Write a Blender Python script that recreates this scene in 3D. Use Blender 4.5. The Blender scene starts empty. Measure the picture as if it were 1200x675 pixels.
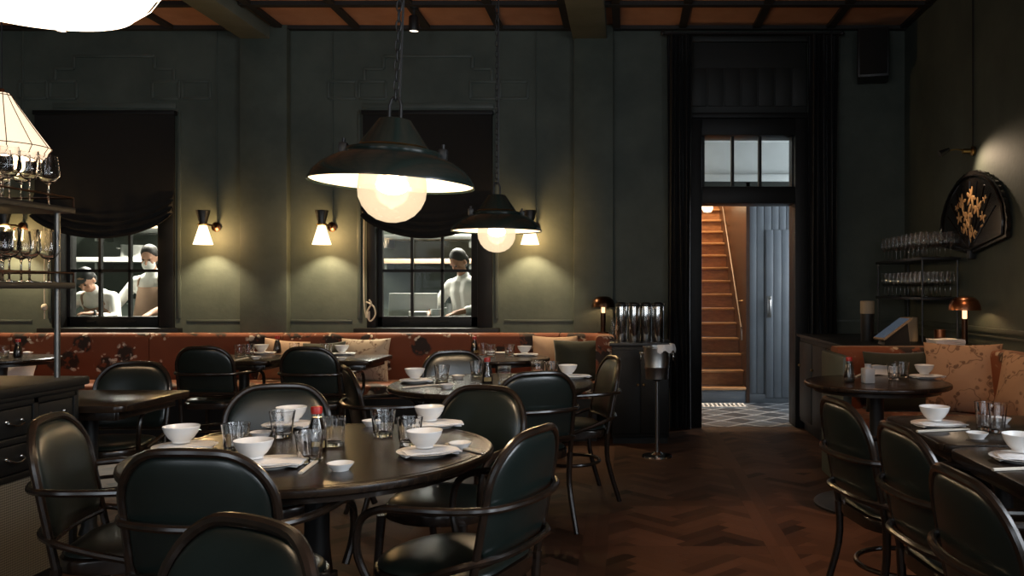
import bpy, bmesh, math, random
from mathutils import Vector, Matrix
random.seed(7)
PI = math.pi
S = bpy.context.scene
C = S.collection
EYE = 1.29
F = 1000.0
VX, VY = 735.0, 340.0
TZ = 0.74                                   # table height


def X_at(px, d): return (px - VX) * d / F
def Z_at(py, d): return EYE - (py - VY) * d / F
def on_plane(px, py, z=TZ):
    d = (EYE - z) * F / (py - VY)
    return Vector((X_at(px, d), d, z))


# ------------------------------------------------------------------ materials
def newmat(name):
    m = bpy.data.materials.new(name); m.use_nodes = True
    nt = m.node_tree
    return m, nt, nt.nodes['Principled BSDF'], nt.nodes['Material Output']


def N(nt, t, **kw):
    n = nt.nodes.new(t)
    for k, v in kw.items():
        if k in ('operation', 'data_type', 'blend_type', 'feature', 'wave_type', 'bands_direction', 'interpolation', 'attribute_name', 'noise_dimensions', 'distance'):
            setattr(n, k, v)
        else:
            n.inputs[k.replace('_', ' ')].default_value = v
    return n


def c4(c): return (c[0], c[1], c[2], 1.0)


def pm(name, col, rough=.5, metal=0., col2=None, nscale=6., ndetail=4., lo=.35, hi=.65, bump=0., bscale=40.,
       coat=0., sheen=0., spec=None, stretch=None, trans=0., ior=None, emit=None, estr=0.):
    m, nt, b, out = newmat(name)
    L = nt.links
    b.inputs['Base Color'].default_value = c4(col)
    b.inputs['Roughness'].default_value = rough
    b.inputs['Metallic'].default_value = metal
    if coat: b.inputs['Coat Weight'].default_value = coat; b.inputs['Coat Roughness'].default_value = .15
    if sheen: b.inputs['Sheen Weight'].default_value = sheen; b.inputs['Sheen Roughness'].default_value = .4
    if spec is not None: b.inputs['Specular IOR Level'].default_value = spec
    if trans: b.inputs['Transmission Weight'].default_value = trans
    if ior: b.inputs['IOR'].default_value = ior
    if emit:
        b.inputs['Emission Color'].default_value = c4(emit); b.inputs['Emission Strength'].default_value = estr
    tc = N(nt, 'ShaderNodeTexCoord')
    src = tc.outputs['Object']
    if stretch:
        mp = N(nt, 'ShaderNodeMapping'); mp.inputs['Scale'].default_value = stretch
        L.new(src, mp.inputs['Vector']); src = mp.outputs[0]
    if col2 is not None:
        n = N(nt, 'ShaderNodeTexNoise', Scale=nscale, Detail=ndetail, Roughness=.6)
        L.new(src, n.inputs['Vector'])
        r = N(nt, 'ShaderNodeValToRGB')
        r.color_ramp.elements[0].position = lo; r.color_ramp.elements[0].color = c4(col)
        r.color_ramp.elements[1].position = hi; r.color_ramp.elements[1].color = c4(col2)
        L.new(n.outputs[0], r.inputs[0]); L.new(r.outputs[0], b.inputs['Base Color'])
    if bump:
        n = N(nt, 'ShaderNodeTexNoise', Scale=bscale, Detail=3.)
        L.new(src, n.inputs['Vector'])
        bp = N(nt, 'ShaderNodeBump', Strength=bump, Distance=.01)
        L.new(n.outputs[0], bp.inputs['Height']); L.new(bp.outputs[0], b.inputs['Normal'])
    return m


def emat(name, col, strength):
    m, nt, b, out = newmat(name)
    e = N(nt, 'ShaderNodeEmission', Color=c4(col), Strength=strength)
    nt.links.new(e.outputs[0], out.inputs[0]); nt.nodes.remove(b)
    return m


def thin_glass(name, tint=(1, 1, 1), rough=.02, base=.06, edge=.75):
    m, nt, b, out = newmat(name)
    nt.nodes.remove(b)
    t = N(nt, 'ShaderNodeBsdfTransparent', Color=c4(tint))
    g = N(nt, 'ShaderNodeBsdfGlossy', Roughness=rough)
    lw = N(nt, 'ShaderNodeLayerWeight', Blend=.35)
    mr = N(nt, 'ShaderNodeMapRange'); mr.inputs['To Min'].default_value = base; mr.inputs['To Max'].default_value = edge
    mx = N(nt, 'ShaderNodeMixShader')
    L = nt.links
    L.new(lw.outputs['Facing'], mr.inputs['Value']); L.new(mr.outputs[0], mx.inputs[0])
    L.new(t.outputs[0], mx.inputs[1]); L.new(g.outputs[0], mx.inputs[2]); L.new(mx.outputs[0], out.inputs[0])
    return m


def floral_velvet(name, base, base2, dark, light, csize=2.4, thr=.30):
    m, nt, b, out = newmat(name)
    L = nt.links
    tc = N(nt, 'ShaderNodeTexCoord')
    nz = N(nt, 'ShaderNodeTexNoise', Scale=9., Detail=4.)
    L.new(tc.outputs['Object'], nz.inputs['Vector'])
    mix = N(nt, 'ShaderNodeMixRGB', Fac=.09); mix.blend_type = 'ADD'
    L.new(tc.outputs['Object'], mix.inputs[1]); L.new(nz.outputs['Color'], mix.inputs[2])
    v = N(nt, 'ShaderNodeTexVoronoi', Scale=csize); v.voronoi_dimensions = '2D'
    sp = N(nt, 'ShaderNodeSeparateXYZ'); L.new(mix.outputs[0], sp.inputs[0])
    sx = N(nt, 'ShaderNodeMath', operation='MULTIPLY_ADD'); sx.inputs[1].default_value = .8; L.new(sp.outputs[1], sx.inputs[0]); L.new(sp.outputs[0], sx.inputs[2])
    cx = N(nt, 'ShaderNodeCombineXYZ'); L.new(sx.outputs[0], cx.inputs[0]); L.new(sp.outputs[2], cx.inputs[1])
    L.new(cx.outputs[0], v.inputs['Vector'])
    r = N(nt, 'ShaderNodeValToRGB')
    r.color_ramp.elements[0].position = thr - .07; r.color_ramp.elements[0].color = (1, 1, 1, 1)
    r.color_ramp.elements[1].position = thr; r.color_ramp.elements[1].color = (0, 0, 0, 1)
    L.new(v.outputs['Distance'], r.inputs[0])
    n2 = N(nt, 'ShaderNodeTexNoise', Scale=14., Detail=5.); L.new(tc.outputs['Object'], n2.inputs['Vector'])
    r2 = N(nt, 'ShaderNodeValToRGB'); r2.color_ramp.elements[0].position = .38; r2.color_ramp.elements[1].position = .46
    L.new(n2.outputs[0], r2.inputs[0])
    mm = N(nt, 'ShaderNodeMath', operation='MULTIPLY'); L.new(r.outputs[0], mm.inputs[0]); L.new(r2.outputs[0], mm.inputs[1])
    n3 = N(nt, 'ShaderNodeTexNoise', Scale=5., Detail=5.); L.new(tc.outputs['Object'], n3.inputs['Vector'])
    cb = N(nt, 'ShaderNodeMixRGB'); cb.inputs[1].default_value = c4(base); cb.inputs[2].default_value = c4(base2)
    L.new(n3.outputs[0], cb.inputs[0])
    c1 = N(nt, 'ShaderNodeMixRGB'); c1.inputs[2].default_value = c4(dark)
    L.new(mm.outputs[0], c1.inputs[0]); L.new(cb.outputs[0], c1.inputs[1])
    # small pale blossoms around the dark sprays
    ring = N(nt, 'ShaderNodeValToRGB')
    e = ring.color_ramp.elements
    e[0].position = thr - .16; e[0].color = (0, 0, 0, 1); e[1].position = thr + .1; e[1].color = (0, 0, 0, 1)
    k = ring.color_ramp.elements.new(thr - .02); k.color = (1, 1, 1, 1)
    L.new(v.outputs['Distance'], ring.inputs[0])
    v2 = N(nt, 'ShaderNodeTexVoronoi', Scale=20.); L.new(mix.outputs[0], v2.inputs['Vector'])
    r3 = N(nt, 'ShaderNodeValToRGB')
    r3.color_ramp.elements[0].position = .34; r3.color_ramp.elements[0].color = (1, 1, 1, 1)
    r3.color_ramp.elements[1].position = .42; r3.color_ramp.elements[1].color = (0, 0, 0, 1)
    L.new(v2.outputs['Distance'], r3.inputs[0])
    n4 = N(nt, 'ShaderNodeTexNoise', Scale=6.); L.new(tc.outputs['Object'], n4.inputs['Vector'])
    r4 = N(nt, 'ShaderNodeValToRGB'); r4.color_ramp.elements[0].position = .44; r4.color_ramp.elements[1].position = .5
    L.new(n4.outputs[0], r4.inputs[0])
    m1 = N(nt, 'ShaderNodeMath', operation='MULTIPLY'); L.new(ring.outputs[0], m1.inputs[0]); L.new(r3.outputs[0], m1.inputs[1])
    m2 = N(nt, 'ShaderNodeMath', operation='MULTIPLY'); L.new(m1.outputs[0], m2.inputs[0]); L.new(r4.outputs[0], m2.inputs[1])
    c2 = N(nt, 'ShaderNodeMixRGB'); c2.inputs[2].default_value = c4(light)
    L.new(m2.outputs[0], c2.inputs[0]); L.new(c1.outputs[0], c2.inputs[1])
    L.new(c2.outputs[0], b.inputs['Base Color'])
    b.inputs['Roughness'].default_value = .75
    b.inputs['Sheen Weight'].default_value = .35; b.inputs['Sheen Roughness'].default_value = .35
    b.inputs['Sheen Tint'].default_value = c4((1, .55, .3))
    return m


def wood_mat(name, c1, c2, rough=.35, coat=.3, scale=3., stretch=(1, 14, 14), bump=.02):
    m, nt, b, out = newmat(name)
    L = nt.links
    tc = N(nt, 'ShaderNodeTexCoord'); mp = N(nt, 'ShaderNodeMapping'); mp.inputs['Scale'].default_value = stretch
    L.new(tc.outputs['Object'], mp.inputs['Vector'])
    n = N(nt, 'ShaderNodeTexNoise', Scale=scale, Detail=6., Roughness=.65); L.new(mp.outputs[0], n.inputs['Vector'])
    r = N(nt, 'ShaderNodeValToRGB')
    r.color_ramp.elements[0].position = .35; r.color_ramp.elements[0].color = c4(c1)
    r.color_ramp.elements[1].position = .68; r.color_ramp.elements[1].color = c4(c2)
    L.new(n.outputs[0], r.inputs[0]); L.new(r.outputs[0], b.inputs['Base Color'])
    b.inputs['Roughness'].default_value = rough
    b.inputs['Coat Weight'].default_value = coat; b.inputs['Coat Roughness'].default_value = .2
    bp = N(nt, 'ShaderNodeBump', Strength=bump, Distance=.01)
    L.new(n.outputs[0], bp.inputs['Height']); L.new(bp.outputs[0], b.inputs['Normal'])
    return m


def parquet_mat():
    m, nt, b, out = newmat('parquet')
    L = nt.links
    at = N(nt, 'ShaderNodeAttribute', attribute_name='tone')
    tc = N(nt, 'ShaderNodeTexCoord')
    n = N(nt, 'ShaderNodeTexNoise', Scale=22., Detail=6., Roughness=.7); L.new(tc.outputs['Object'], n.inputs['Vector'])
    ad = N(nt, 'ShaderNodeMath', operation='MULTIPLY_ADD'); ad.inputs[1].default_value = .4
    L.new(n.outputs[0], ad.inputs[0]); L.new(at.outputs['Fac'], ad.inputs[2])
    r = N(nt, 'ShaderNodeValToRGB')
    r.color_ramp.elements[0].position = .15; r.color_ramp.elements[0].color = (.012, .0065, .004, 1)
    r.color_ramp.elements[1].position = 1.2 / 1.5; r.color_ramp.elements[1].color = (.095, .050, .031, 1)
    L.new(ad.outputs[0], r.inputs[0]); L.new(r.outputs[0], b.inputs['Base Color'])
    rr = N(nt, 'ShaderNodeMapRange'); rr.inputs['To Min'].default_value = .45; rr.inputs['To Max'].default_value = .62; b.inputs['Specular IOR Level'].default_value = .1
    L.new(n.outputs[0], rr.inputs['Value']); L.new(rr.outputs[0], b.inputs['Roughness'])
    bp = N(nt, 'ShaderNodeBump', Strength=.06, Distance=.01); L.new(n.outputs[0], bp.inputs['Height']); L.new(bp.outputs[0], b.inputs['Normal'])
    return m


def rattan_mat():
    m, nt, b, out = newmat('rattan')
    L = nt.links
    tc = N(nt, 'ShaderNodeTexCoord'); mp = N(nt, 'ShaderNodeMapping'); mp.inputs['Rotation'].default_value = (0.785, 0, 0)
    L.new(tc.outputs['Object'], mp.inputs['Vector'])
    ck = N(nt, 'ShaderNodeTexChecker', Scale=130.); ck.inputs['Color1'].default_value = (.22, .20, .155, 1); ck.inputs['Color2'].default_value = (.08, .065, .045, 1)
    L.new(mp.outputs[0], ck.inputs['Vector']); L.new(ck.outputs[0], b.inputs['Base Color'])
    b.inputs['Roughness'].default_value = .7
    return m


def tile_mat():
    m, nt, b, out = newmat('encaustic_tile')
    L = nt.links
    tc = N(nt, 'ShaderNodeTexCoord'); mp = N(nt, 'ShaderNodeMapping'); mp.inputs['Rotation'].default_value = (0, 0, .785); mp.inputs['Location'].default_value = (.03, .05, 0)
    L.new(tc.outputs['Object'], mp.inputs['Vector'])
    ck = N(nt, 'ShaderNodeTexChecker', Scale=3.6); ck.inputs['Color1'].default_value = (.05, .055, .062, 1); ck.inputs['Color2'].default_value = (.11, .12, .13, 1)
    L.new(mp.outputs[0], ck.inputs['Vector'])
    bk = N(nt, 'ShaderNodeTexBrick', Scale=3.6); bk.inputs['Mortar Size'].default_value = .05
    bk.offset = 0.; bk.inputs['Brick Width'].default_value = 1.; bk.inputs['Row Height'].default_value = 1.
    L.new(mp.outputs[0], bk.inputs['Vector'])
    mx = N(nt, 'ShaderNodeMixRGB'); mx.inputs[2].default_value = (.42, .43, .44, 1)
    L.new(bk.outputs['Fac'], mx.inputs[0]); L.new(ck.outputs[0], mx.inputs[1]); L.new(mx.outputs[0], b.inputs['Base Color'])
    b.inputs['Roughness'].default_value = .3
    return m


def vine_mat(name, base, line, scale=5.):
    """cream cloth printed with thin brown stems and leaf dots"""
    m, nt, b, out = newmat(name)
    L = nt.links
    tc = N(nt, 'ShaderNodeTexCoord')
    n = N(nt, 'ShaderNodeTexNoise', Scale=scale, Detail=2.); L.new(tc.outputs['Object'], n.inputs['Vector'])
    r = N(nt, 'ShaderNodeValToRGB')
    e = r.color_ramp.elements
    e[0].position = .488; e[0].color = (0, 0, 0, 1); e[1].position = .512; e[1].color = (0, 0, 0, 1)
    k = e.new(.5); k.color = (1, 1, 1, 1)
    L.new(n.outputs[0], r.inputs[0])
    nb = N(nt, 'ShaderNodeTexNoise', Scale=scale * .7, Detail=1.); L.new(tc.outputs['Object'], nb.inputs['Vector'])
    rb = N(nt, 'ShaderNodeValToRGB'); q = rb.color_ramp.elements
    q[0].position = .43; q[0].color = (0, 0, 0, 1); q[1].position = .57; q[1].color = (0, 0, 0, 1)
    for pz in (.455, .545): q.new(pz).color = (1, 1, 1, 1)
    L.new(n.outputs[0], rb.inputs[0])
    v = N(nt, 'ShaderNodeTexVoronoi', Scale=scale * 5); L.new(tc.outputs['Object'], v.inputs['Vector'])
    rv = N(nt, 'ShaderNodeValToRGB')
    rv.color_ramp.elements[0].position = .30; rv.color_ramp.elements[0].color = (1, 1, 1, 1)
    rv.color_ramp.elements[1].position = .40; rv.color_ramp.elements[1].color = (0, 0, 0, 1)
    L.new(v.outputs['Distance'], rv.inputs[0])
    nl = N(nt, 'ShaderNodeMath', operation='MULTIPLY'); L.new(rv.outputs[0], nl.inputs[0]); L.new(rb.outputs[0], nl.inputs[1])
    mxm = N(nt, 'ShaderNodeMath', operation='MAXIMUM'); L.new(r.outputs[0], mxm.inputs[0]); L.new(nl.outputs[0], mxm.inputs[1])
    sc = N(nt, 'ShaderNodeMath', operation='MULTIPLY'); sc.inputs[1].default_value = .75; L.new(mxm.outputs[0], sc.inputs[0])
    c = N(nt, 'ShaderNodeMixRGB'); c.inputs[1].default_value = c4(base); c.inputs[2].default_value = c4(line)
    L.new(sc.outputs[0], c.inputs[0]); L.new(c.outputs[0], b.inputs['Base Color'])
    b.inputs['Roughness'].default_value = .85
    return m


M = {}
M['wall'] = pm('wall_plaster', (.054, .067, .053), .66, col2=(.086, .101, .079), nscale=2.2, ndetail=8., bump=.12, bscale=30.)
M['trim'] = pm('wall_moulding', (.068, .084, .068), .5, col2=(.085, .10, .082), nscale=4.)
M['doorgreen'] = pm('panel_green_paint', (.013, .015, .013), .6, col2=(.016, .018, .016))
M['black'] = pm('black_joinery_paint', (.006, .0063, .0063), .5, spec=.3, col2=(.008, .0085, .0085))
M['ceil'] = pm('terracotta_panel', (.46, .23, .135), .8, col2=(.54, .28, .17), nscale=5., bump=.1, bscale=60.)
M['batten'] = pm('dark_batten', (.017, .014, .012), .6, col2=(.022, .018, .015))
M['beam'] = pm('beam_plaster', (.125, .145, .120), .7, col2=(.17, .19, .16), nscale=3., ndetail=6.)
M['floor'] = parquet_mat()
M['leather'] = pm('green_black_leather', (.0072, .0122, .0105), .3, col2=(.009, .015, .013), nscale=8., bump=.03, bscale=220., spec=.75)
M['bentwood'] = wood_mat('bentwood', (.009, .0062, .0045), (.024, .0135, .008), .25, .4, 4., (6, 6, 6))
M['table'] = wood_mat('table_wood', (.010, .0065, .0048), (.030, .0175, .010), .26, .02, 2.2, (2, 26, 2))
M['table'].node_tree.nodes['Principled BSDF'].inputs['Specular IOR Level'].default_value = .36
M['tableedge'] = wood_mat('table_edge_wood', (.012, .008, .006), (.026, .016, .010), .25, .5, 2.2, (4, 4, 4))
M['iron'] = pm('black_iron', (.010, .010, .010), .42, col2=(.014, .014, .014))
M['steelpole'] = pm('burnished_steel', (.25, .25, .24), .35, 1., col2=(.2, .2, .19))
M['porcelain'] = pm('porcelain', (.82, .81, .79), .25, col2=(.86, .85, .83), coat=.3)
M['stone'] = pm('matt_stoneware', (.78, .76, .73), .45, col2=(.82, .80, .77), nscale=20.)
M['linen'] = pm('white_linen', (.82, .81, .80), .9, col2=(.86, .85, .84), nscale=40., bump=.2, bscale=220.)
M['glass'] = pm('clear_glass', (1, 1, 1), .0, trans=1., ior=1.46)
M['frost'] = pm('cloudy_glass', (.9, .93, .95), .25, trans=.55, ior=1.4, col2=(.85, .88, .9))
M['thin'] = thin_glass('wine_glass', (.96, .97, .96), .03, .10, .85)
M['bottle'] = thin_glass('bottle_glass', (.9, .88, .85), .02, .03, .35)
M['pane'] = thin_glass('window_glass', (.95, .98, .96), .01, .004, .22)
M['soy'] = pm('soy_sauce', (.010, .006, .005), .15, col2=(.014, .008, .006), coat=.6)
M['red'] = pm('red_cap', (.42, .018, .012), .35, col2=(.36, .015, .01))
M['paper'] = pm('bottle_paper', (.30, .22, .08), .6, col2=(.25, .18, .07))
M['stick'] = pm('pale_chopstick', (.66, .60, .50), .55, col2=(.72, .66, .57), nscale=30., stretch=(1, 20, 20))
M['velvet'] = floral_velvet('rust_floral_velvet', (.14, .033, .010), (.195, .050, .016), (.020, .010, .006), (.74, .62, .48), 3.6, .335)
M['velvetR'] = floral_velvet('rust_floral_velvet_booth', (.19, .044, .014), (.26, .07, .022), (.03, .014, .008), (.55, .42, .28), 2.6, .30)  # lighter rust base and larger print than the long banquette
M['cushfloral'] = vine_mat('cream_vine_print', (.46, .37, .27), (.10, .045, .025), 6.)
M['cushpeach'] = vine_mat('peach_vine_print', (.48, .28, .16), (.10, .045, .025), 5.)
M['cushgreen'] = pm('bottle_green_velvet', (.018, .020, .010), .8, col2=(.028, .03, .016), sheen=.3)
M['cushbeige'] = pm('beige_cloth', (.40, .27, .18), .9, col2=(.46, .32, .22))
M['curtain'] = pm('black_velvet_curtain', (.0055, .0055, .0055), .6, col2=(.008, .008, .008), sheen=.06)
M['blind'] = pm('black_blind_cloth', (.0055, .005, .0045), .9, col2=(.008, .007, .006), nscale=30.)
M['cord'] = pm('ivory_cord', (.5, .46, .38), .7, col2=(.45, .41, .33))
M['enamel'] = pm('dark_green_enamel', (.009, .017, .014), .25, col2=(.012, .02, .017), coat=.6)
M['enamelw'] = pm('cream_enamel', (.80, .74, .62), .35, col2=(.84, .78, .66))
M['brass'] = pm('aged_brass', (.42, .28, .12), .32, 1., col2=(.35, .22, .09))
M['copper'] = pm('copper', (.36, .15, .075), .28, 1., col2=(.30, .12, .06))
M['darkcopper'] = pm('dark_bronze', (.085, .045, .028), .3, 1., col2=(.07, .036, .022))
M['chrome'] = pm('chrome', (.62, .61, .59), .12, 1., col2=(.56, .55, .53))
M['brushed'] = pm('brushed_steel', (.42, .42, .41), .3, 1., col2=(.36, .36, .35))
M['rattan'] = rattan_mat()
M['gold'] = pm('gold_lacquer', (.62, .33, .13), .45, .2, col2=(.70, .42, .19), nscale=25.)
M['lacquer'] = pm('black_lacquer', (.006, .005, .005), .2, col2=(.010, .008, .007), coat=.4)
M['globe'] = None
M['bulb'] = emat('lamp_bulb', (1., .78, .50), 30.)
M['sconceglass'] = None
M['stair'] = wood_mat('stair_oak', (.20, .085, .032), (.33, .15, .06), .4, .2, 3., (3, 12, 12))
M['nosing'] = wood_mat('stair_nosing', (.38, .20, .09), (.5, .28, .13), .4, .2, 3., (3, 12, 12))
M['stairwall'] = wood_mat('stair_panelling', (.03, .013, .006), (.055, .024, .011), .4, .2, 3., (12, 12, 2))
M['bluegrey'] = pm('blue_grey_boards', (.105, .125, .145), .45, col2=(.125, .145, .165), nscale=5.)
M['stairrail'] = pm('worn_brass_rail', (.09, .05, .025), .45, .3, col2=(.07, .04, .02))
M['tile'] = tile_mat()
M['corridor'] = pm('corridor_plaster', (.52, .53, .54), .8, col2=(.56, .57, .58))
M['kwall'] = pm('kitchen_tile_wall', (.045, .055, .047), .4, col2=(.06, .07, .06))  # wall colour darkened to carry the shadow behind the cooks
M['ksteel'] = pm('kitchen_steel', (.36, .36, .35), .35, 1., col2=(.30, .30, .29))
M['kwhite'] = pm('kitchen_white', (.78, .77, .74), .5, col2=(.74, .73, .70))
M['kboard'] = pm('worn_white_board', (.45, .44, .40), .6, col2=(.40, .39, .36))
M['kdark'] = pm('kitchen_dark', (.03, .035, .035), .5, col2=(.045, .05, .05))
M['skin'] = pm('skin', (.50, .27, .18), .55, col2=(.55, .30, .20), nscale=10.)
M['skin2'] = pm('skin_deep', (.34, .17, .10), .55, col2=(.38, .19, .12), nscale=10.)
M['jacket'] = pm('white_chef_cotton', (.74, .73, .70), .85, col2=(.80, .79, .76), nscale=9.)
M['apron'] = pm('tan_apron', (.30, .19, .13), .9, col2=(.34, .22, .15))
M['hair'] = pm('dark_hair', (.014, .010, .008), .55, col2=(.022, .016, .012), nscale=60.)
M['trousers'] = pm('black_trousers', (.02, .02, .022), .85, col2=(.03, .03, .032))
M['dark'] = pm('black_plastic', (.010, .010, .010), .45, col2=(.013, .013, .013))
M['screen'] = pm('dim_screen', (.015, .02, .03), .12, col2=(.02, .026, .036), emit=(.35, .45, .6), estr=.10)
M['cardboard'] = pm('pale_wood_edge', (.36, .25, .15), .6, col2=(.42, .30, .19))
M['wax'] = pm('cream_cylinder', (.42, .33, .22), .6, col2=(.47, .37, .25))


def lit_shade(name, col, e, ecol, trans=.3):
    """a lamp shade or globe that glows from the bulb inside it"""
    m, nt, b, out = newmat(name)
    b.inputs['Base Color'].default_value = c4(col)
    b.inputs['Roughness'].default_value = .4
    b.inputs['Emission Color'].default_value = c4(ecol); b.inputs['Emission Strength'].default_value = e
    return m


def glow_mix(name, col, e, f):
    """thin lit shade: glows, and lets a share f of the bulb's light straight through"""
    m, nt, b, out = newmat(name)
    nt.nodes.remove(b)
    t = N(nt, 'ShaderNodeBsdfTransparent', Color=(1, .9, .75, 1)); g = N(nt, 'ShaderNodeEmission', Color=c4(col), Strength=e); mx = N(nt, 'ShaderNodeMixShader')
    mx.inputs[0].default_value = 1 - f
    nt.links.new(t.outputs[0], mx.inputs[1]); nt.links.new(g.outputs[0], mx.inputs[2]); nt.links.new(mx.outputs[0], out.inputs[0])
    return m


M['sconceglass'] = glow_mix('opal_glass_cone', (1., .80, .50), 3.2, .42)
M['lantern'] = lit_shade('cream_lantern_cloth', (.8, .7, .56), 1.0, (1., .74, .50))
M['lanternbig'] = lit_shade('cream_lantern_cloth_bright', (.8, .72, .6), 3.4, (1., .79, .56))


def globe_mat():
    m, nt, b, out = newmat('prismatic_globe_glass')
    L = nt.links
    nt.nodes.remove(b)
    t = N(nt, 'ShaderNodeBsdfTransparent', Color=(.95, .9, .82, 1))
    g = N(nt, 'ShaderNodeBsdfGlossy', Roughness=.1)
    e = N(nt, 'ShaderNodeEmission', Color=(1., .77, .50, 1), Strength=1.15)
    lw = N(nt, 'ShaderNodeLayerWeight', Blend=.3)
    a = N(nt, 'ShaderNodeMixShader'); a.inputs[0].default_value = .6
    L.new(t.outputs[0], a.inputs[1]); L.new(e.outputs[0], a.inputs[2])
    mr = N(nt, 'ShaderNodeMapRange'); mr.inputs['To Min'].default_value = .03; mr.inputs['To Max'].default_value = .3
    L.new(lw.outputs['Facing'], mr.inputs['Value'])
    x = N(nt, 'ShaderNodeMixShader')
    L.new(mr.outputs[0], x.inputs[0]); L.new(a.outputs[0], x.inputs[1]); L.new(g.outputs[0], x.inputs[2]); L.new(x.outputs[0], out.inputs[0])
    return m


M['globe'] = globe_mat()


# ------------------------------------------------------------------ geometry helpers
class MB:
    def __init__(s): s.bm = bmesh.new()

    def box(s, c, d, bev=0., rot=None, segs=2):
        r = bmesh.ops.create_cube(s.bm, size=1.)
        vs = r['verts']
        bmesh.ops.scale(s.bm, vec=d, verts=vs)
        if bev:
            es = list({e for v in vs for e in v.link_edges})
            q = bmesh.ops.bevel(s.bm, geom=es, offset=bev, segments=segs, affect='EDGES', profile=.5)
            vs = list({v for f in q['faces'] for v in f.verts} | {v for v in vs if v.is_valid})
        if rot is not None: bmesh.ops.rotate(s.bm, cent=(0, 0, 0), matrix=rot, verts=vs)
        bmesh.ops.translate(s.bm, vec=c, verts=vs)
        return s

    def span(s, a, b, bev=0.):
        return s.box([(a[i] + b[i]) / 2 for i in range(3)], [abs(b[i] - a[i]) for i in range(3)], bev)

    def lathe(s, prof, c=(0, 0, 0), n=24, mod=None, closed=False, rot=None):
        rings = []
        for k, (r, z) in enumerate(prof):
            if r < 1e-6: ring = [s.bm.verts.new((0, 0, z))]
            else:
                ring = []
                for i in range(n):
                    t = 2 * PI * i / n
                    q = r * (mod(t, k) if mod else 1.)
                    ring.append(s.bm.verts.new((q * math.cos(t), q * math.sin(t), z)))
            rings.append(ring)
        pairs = list(zip(rings, rings[1:]))
        if closed: pairs.append((rings[-1], rings[0]))
        for a, b in pairs:
            for i in range(n):
                j = (i + 1) % n
                if len(a) == 1 and len(b) == 1: continue
                if len(a) == 1: s.bm.faces.new((a[0], b[j], b[i]))
                elif len(b) == 1: s.bm.faces.new((a[i], a[j], b[0]))
                else: s.bm.faces.new((a[i], a[j], b[j], b[i]))
        vs = [v for r in rings for v in r]
        if rot is not None: bmesh.ops.rotate(s.bm, cent=(0, 0, 0), matrix=rot, verts=vs)
        bmesh.ops.translate(s.bm, vec=c, verts=vs)
        return s

    def tube(s, pts, r, n=8, closed=False, radii=None, cap=True):
        P = [Vector(p) for p in pts]
        K = len(P)
        up = None
        rings = []
        for i in range(K):
            if closed: t = P[(i + 1) % K] - P[i - 1]
            else: t = P[min(i + 1, K - 1)] - P[max(i - 1, 0)]
            if t.length < 1e-9: t = Vector((0, 0, 1))
            t.normalize()
            if up is None:
                up = Vector((0, 0, 1)) if abs(t.z) < .9 else Vector((1, 0, 0))
            up = up - t * up.dot(t)
            if up.length < 1e-6: up = t.orthogonal()
            up.normalize()
            sd = t.cross(up)
            q = radii[i] if radii else r
            rings.append([s.bm.verts.new(P[i] + (up * math.cos(2 * PI * k / n) + sd * math.sin(2 * PI * k / n)) * q) for k in range(n)])
        pr = list(zip(rings, rings[1:]))
        if closed: pr.append((rings[-1], rings[0]))
        for a, b in pr:
            for k in range(n):
                j = (k + 1) % n
                s.bm.faces.new((a[k], b[k], b[j], a[j]))
        if cap and not closed:
            s.bm.faces.new(rings[0]); s.bm.faces.new(list(reversed(rings[-1])))
        return s

    def prism(s, poly, z0, z1, bev=0.):
        lo = [s.bm.verts.new((x, y, z0)) for x, y in poly]
        hi = [s.bm.verts.new((x, y, z1)) for x, y in poly]
        fs = [s.bm.faces.new(list(reversed(lo))), s.bm.faces.new(hi)]
        n = len(poly)
        for i in range(n):
            j = (i + 1) % n
            fs.append(s.bm.faces.new((lo[i], lo[j], hi[j], hi[i])))
        if bev:
            es = [e for e in fs[0].edges] + [e for e in fs[1].edges]
            bmesh.ops.bevel(s.bm, geom=es, offset=bev, segments=2, affect='EDGES', profile=.5)
        return s

    def pad(s, outline, T0, T1, mapf, steps=(1, .985, .95, .88, .75, .55, .3), power=3.):
        """an upholstered pad: outline [(u,v)], thickness T0 behind and T1 in front, mapf(u,v,t)->point"""
        cu = sum(p[0] for p in outline) / len(outline); cv = sum(p[1] for p in outline) / len(outline)
        n = len(outline)

        def side(T):
            rings = []
            for q in steps[1:]:
                h = T * (1 - q ** power) ** .5
                rings.append([s.bm.verts.new(mapf(cu + (u - cu) * q, cv + (v - cv) * q, h)) for u, v in outline])
            cen = s.bm.verts.new(mapf(cu, cv, T))
            return rings, cen
        rim = [s.bm.verts.new(mapf(u, v, 0)) for u, v in outline]
        for T, flip in ((T1, False), (-T0, True)):
            rings, cen = side(T)
            prev = rim
            for rg in rings:
                for i in range(n):
                    j = (i + 1) % n
                    f = (prev[i], prev[j], rg[j], rg[i])
                    s.bm.faces.new(f if not flip else tuple(reversed(f)))
                prev = rg
            for i in range(n):
                j = (i + 1) % n
                f = (prev[i], prev[j], cen)
                s.bm.faces.new(f if not flip else tuple(reversed(f)))
        return s

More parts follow.
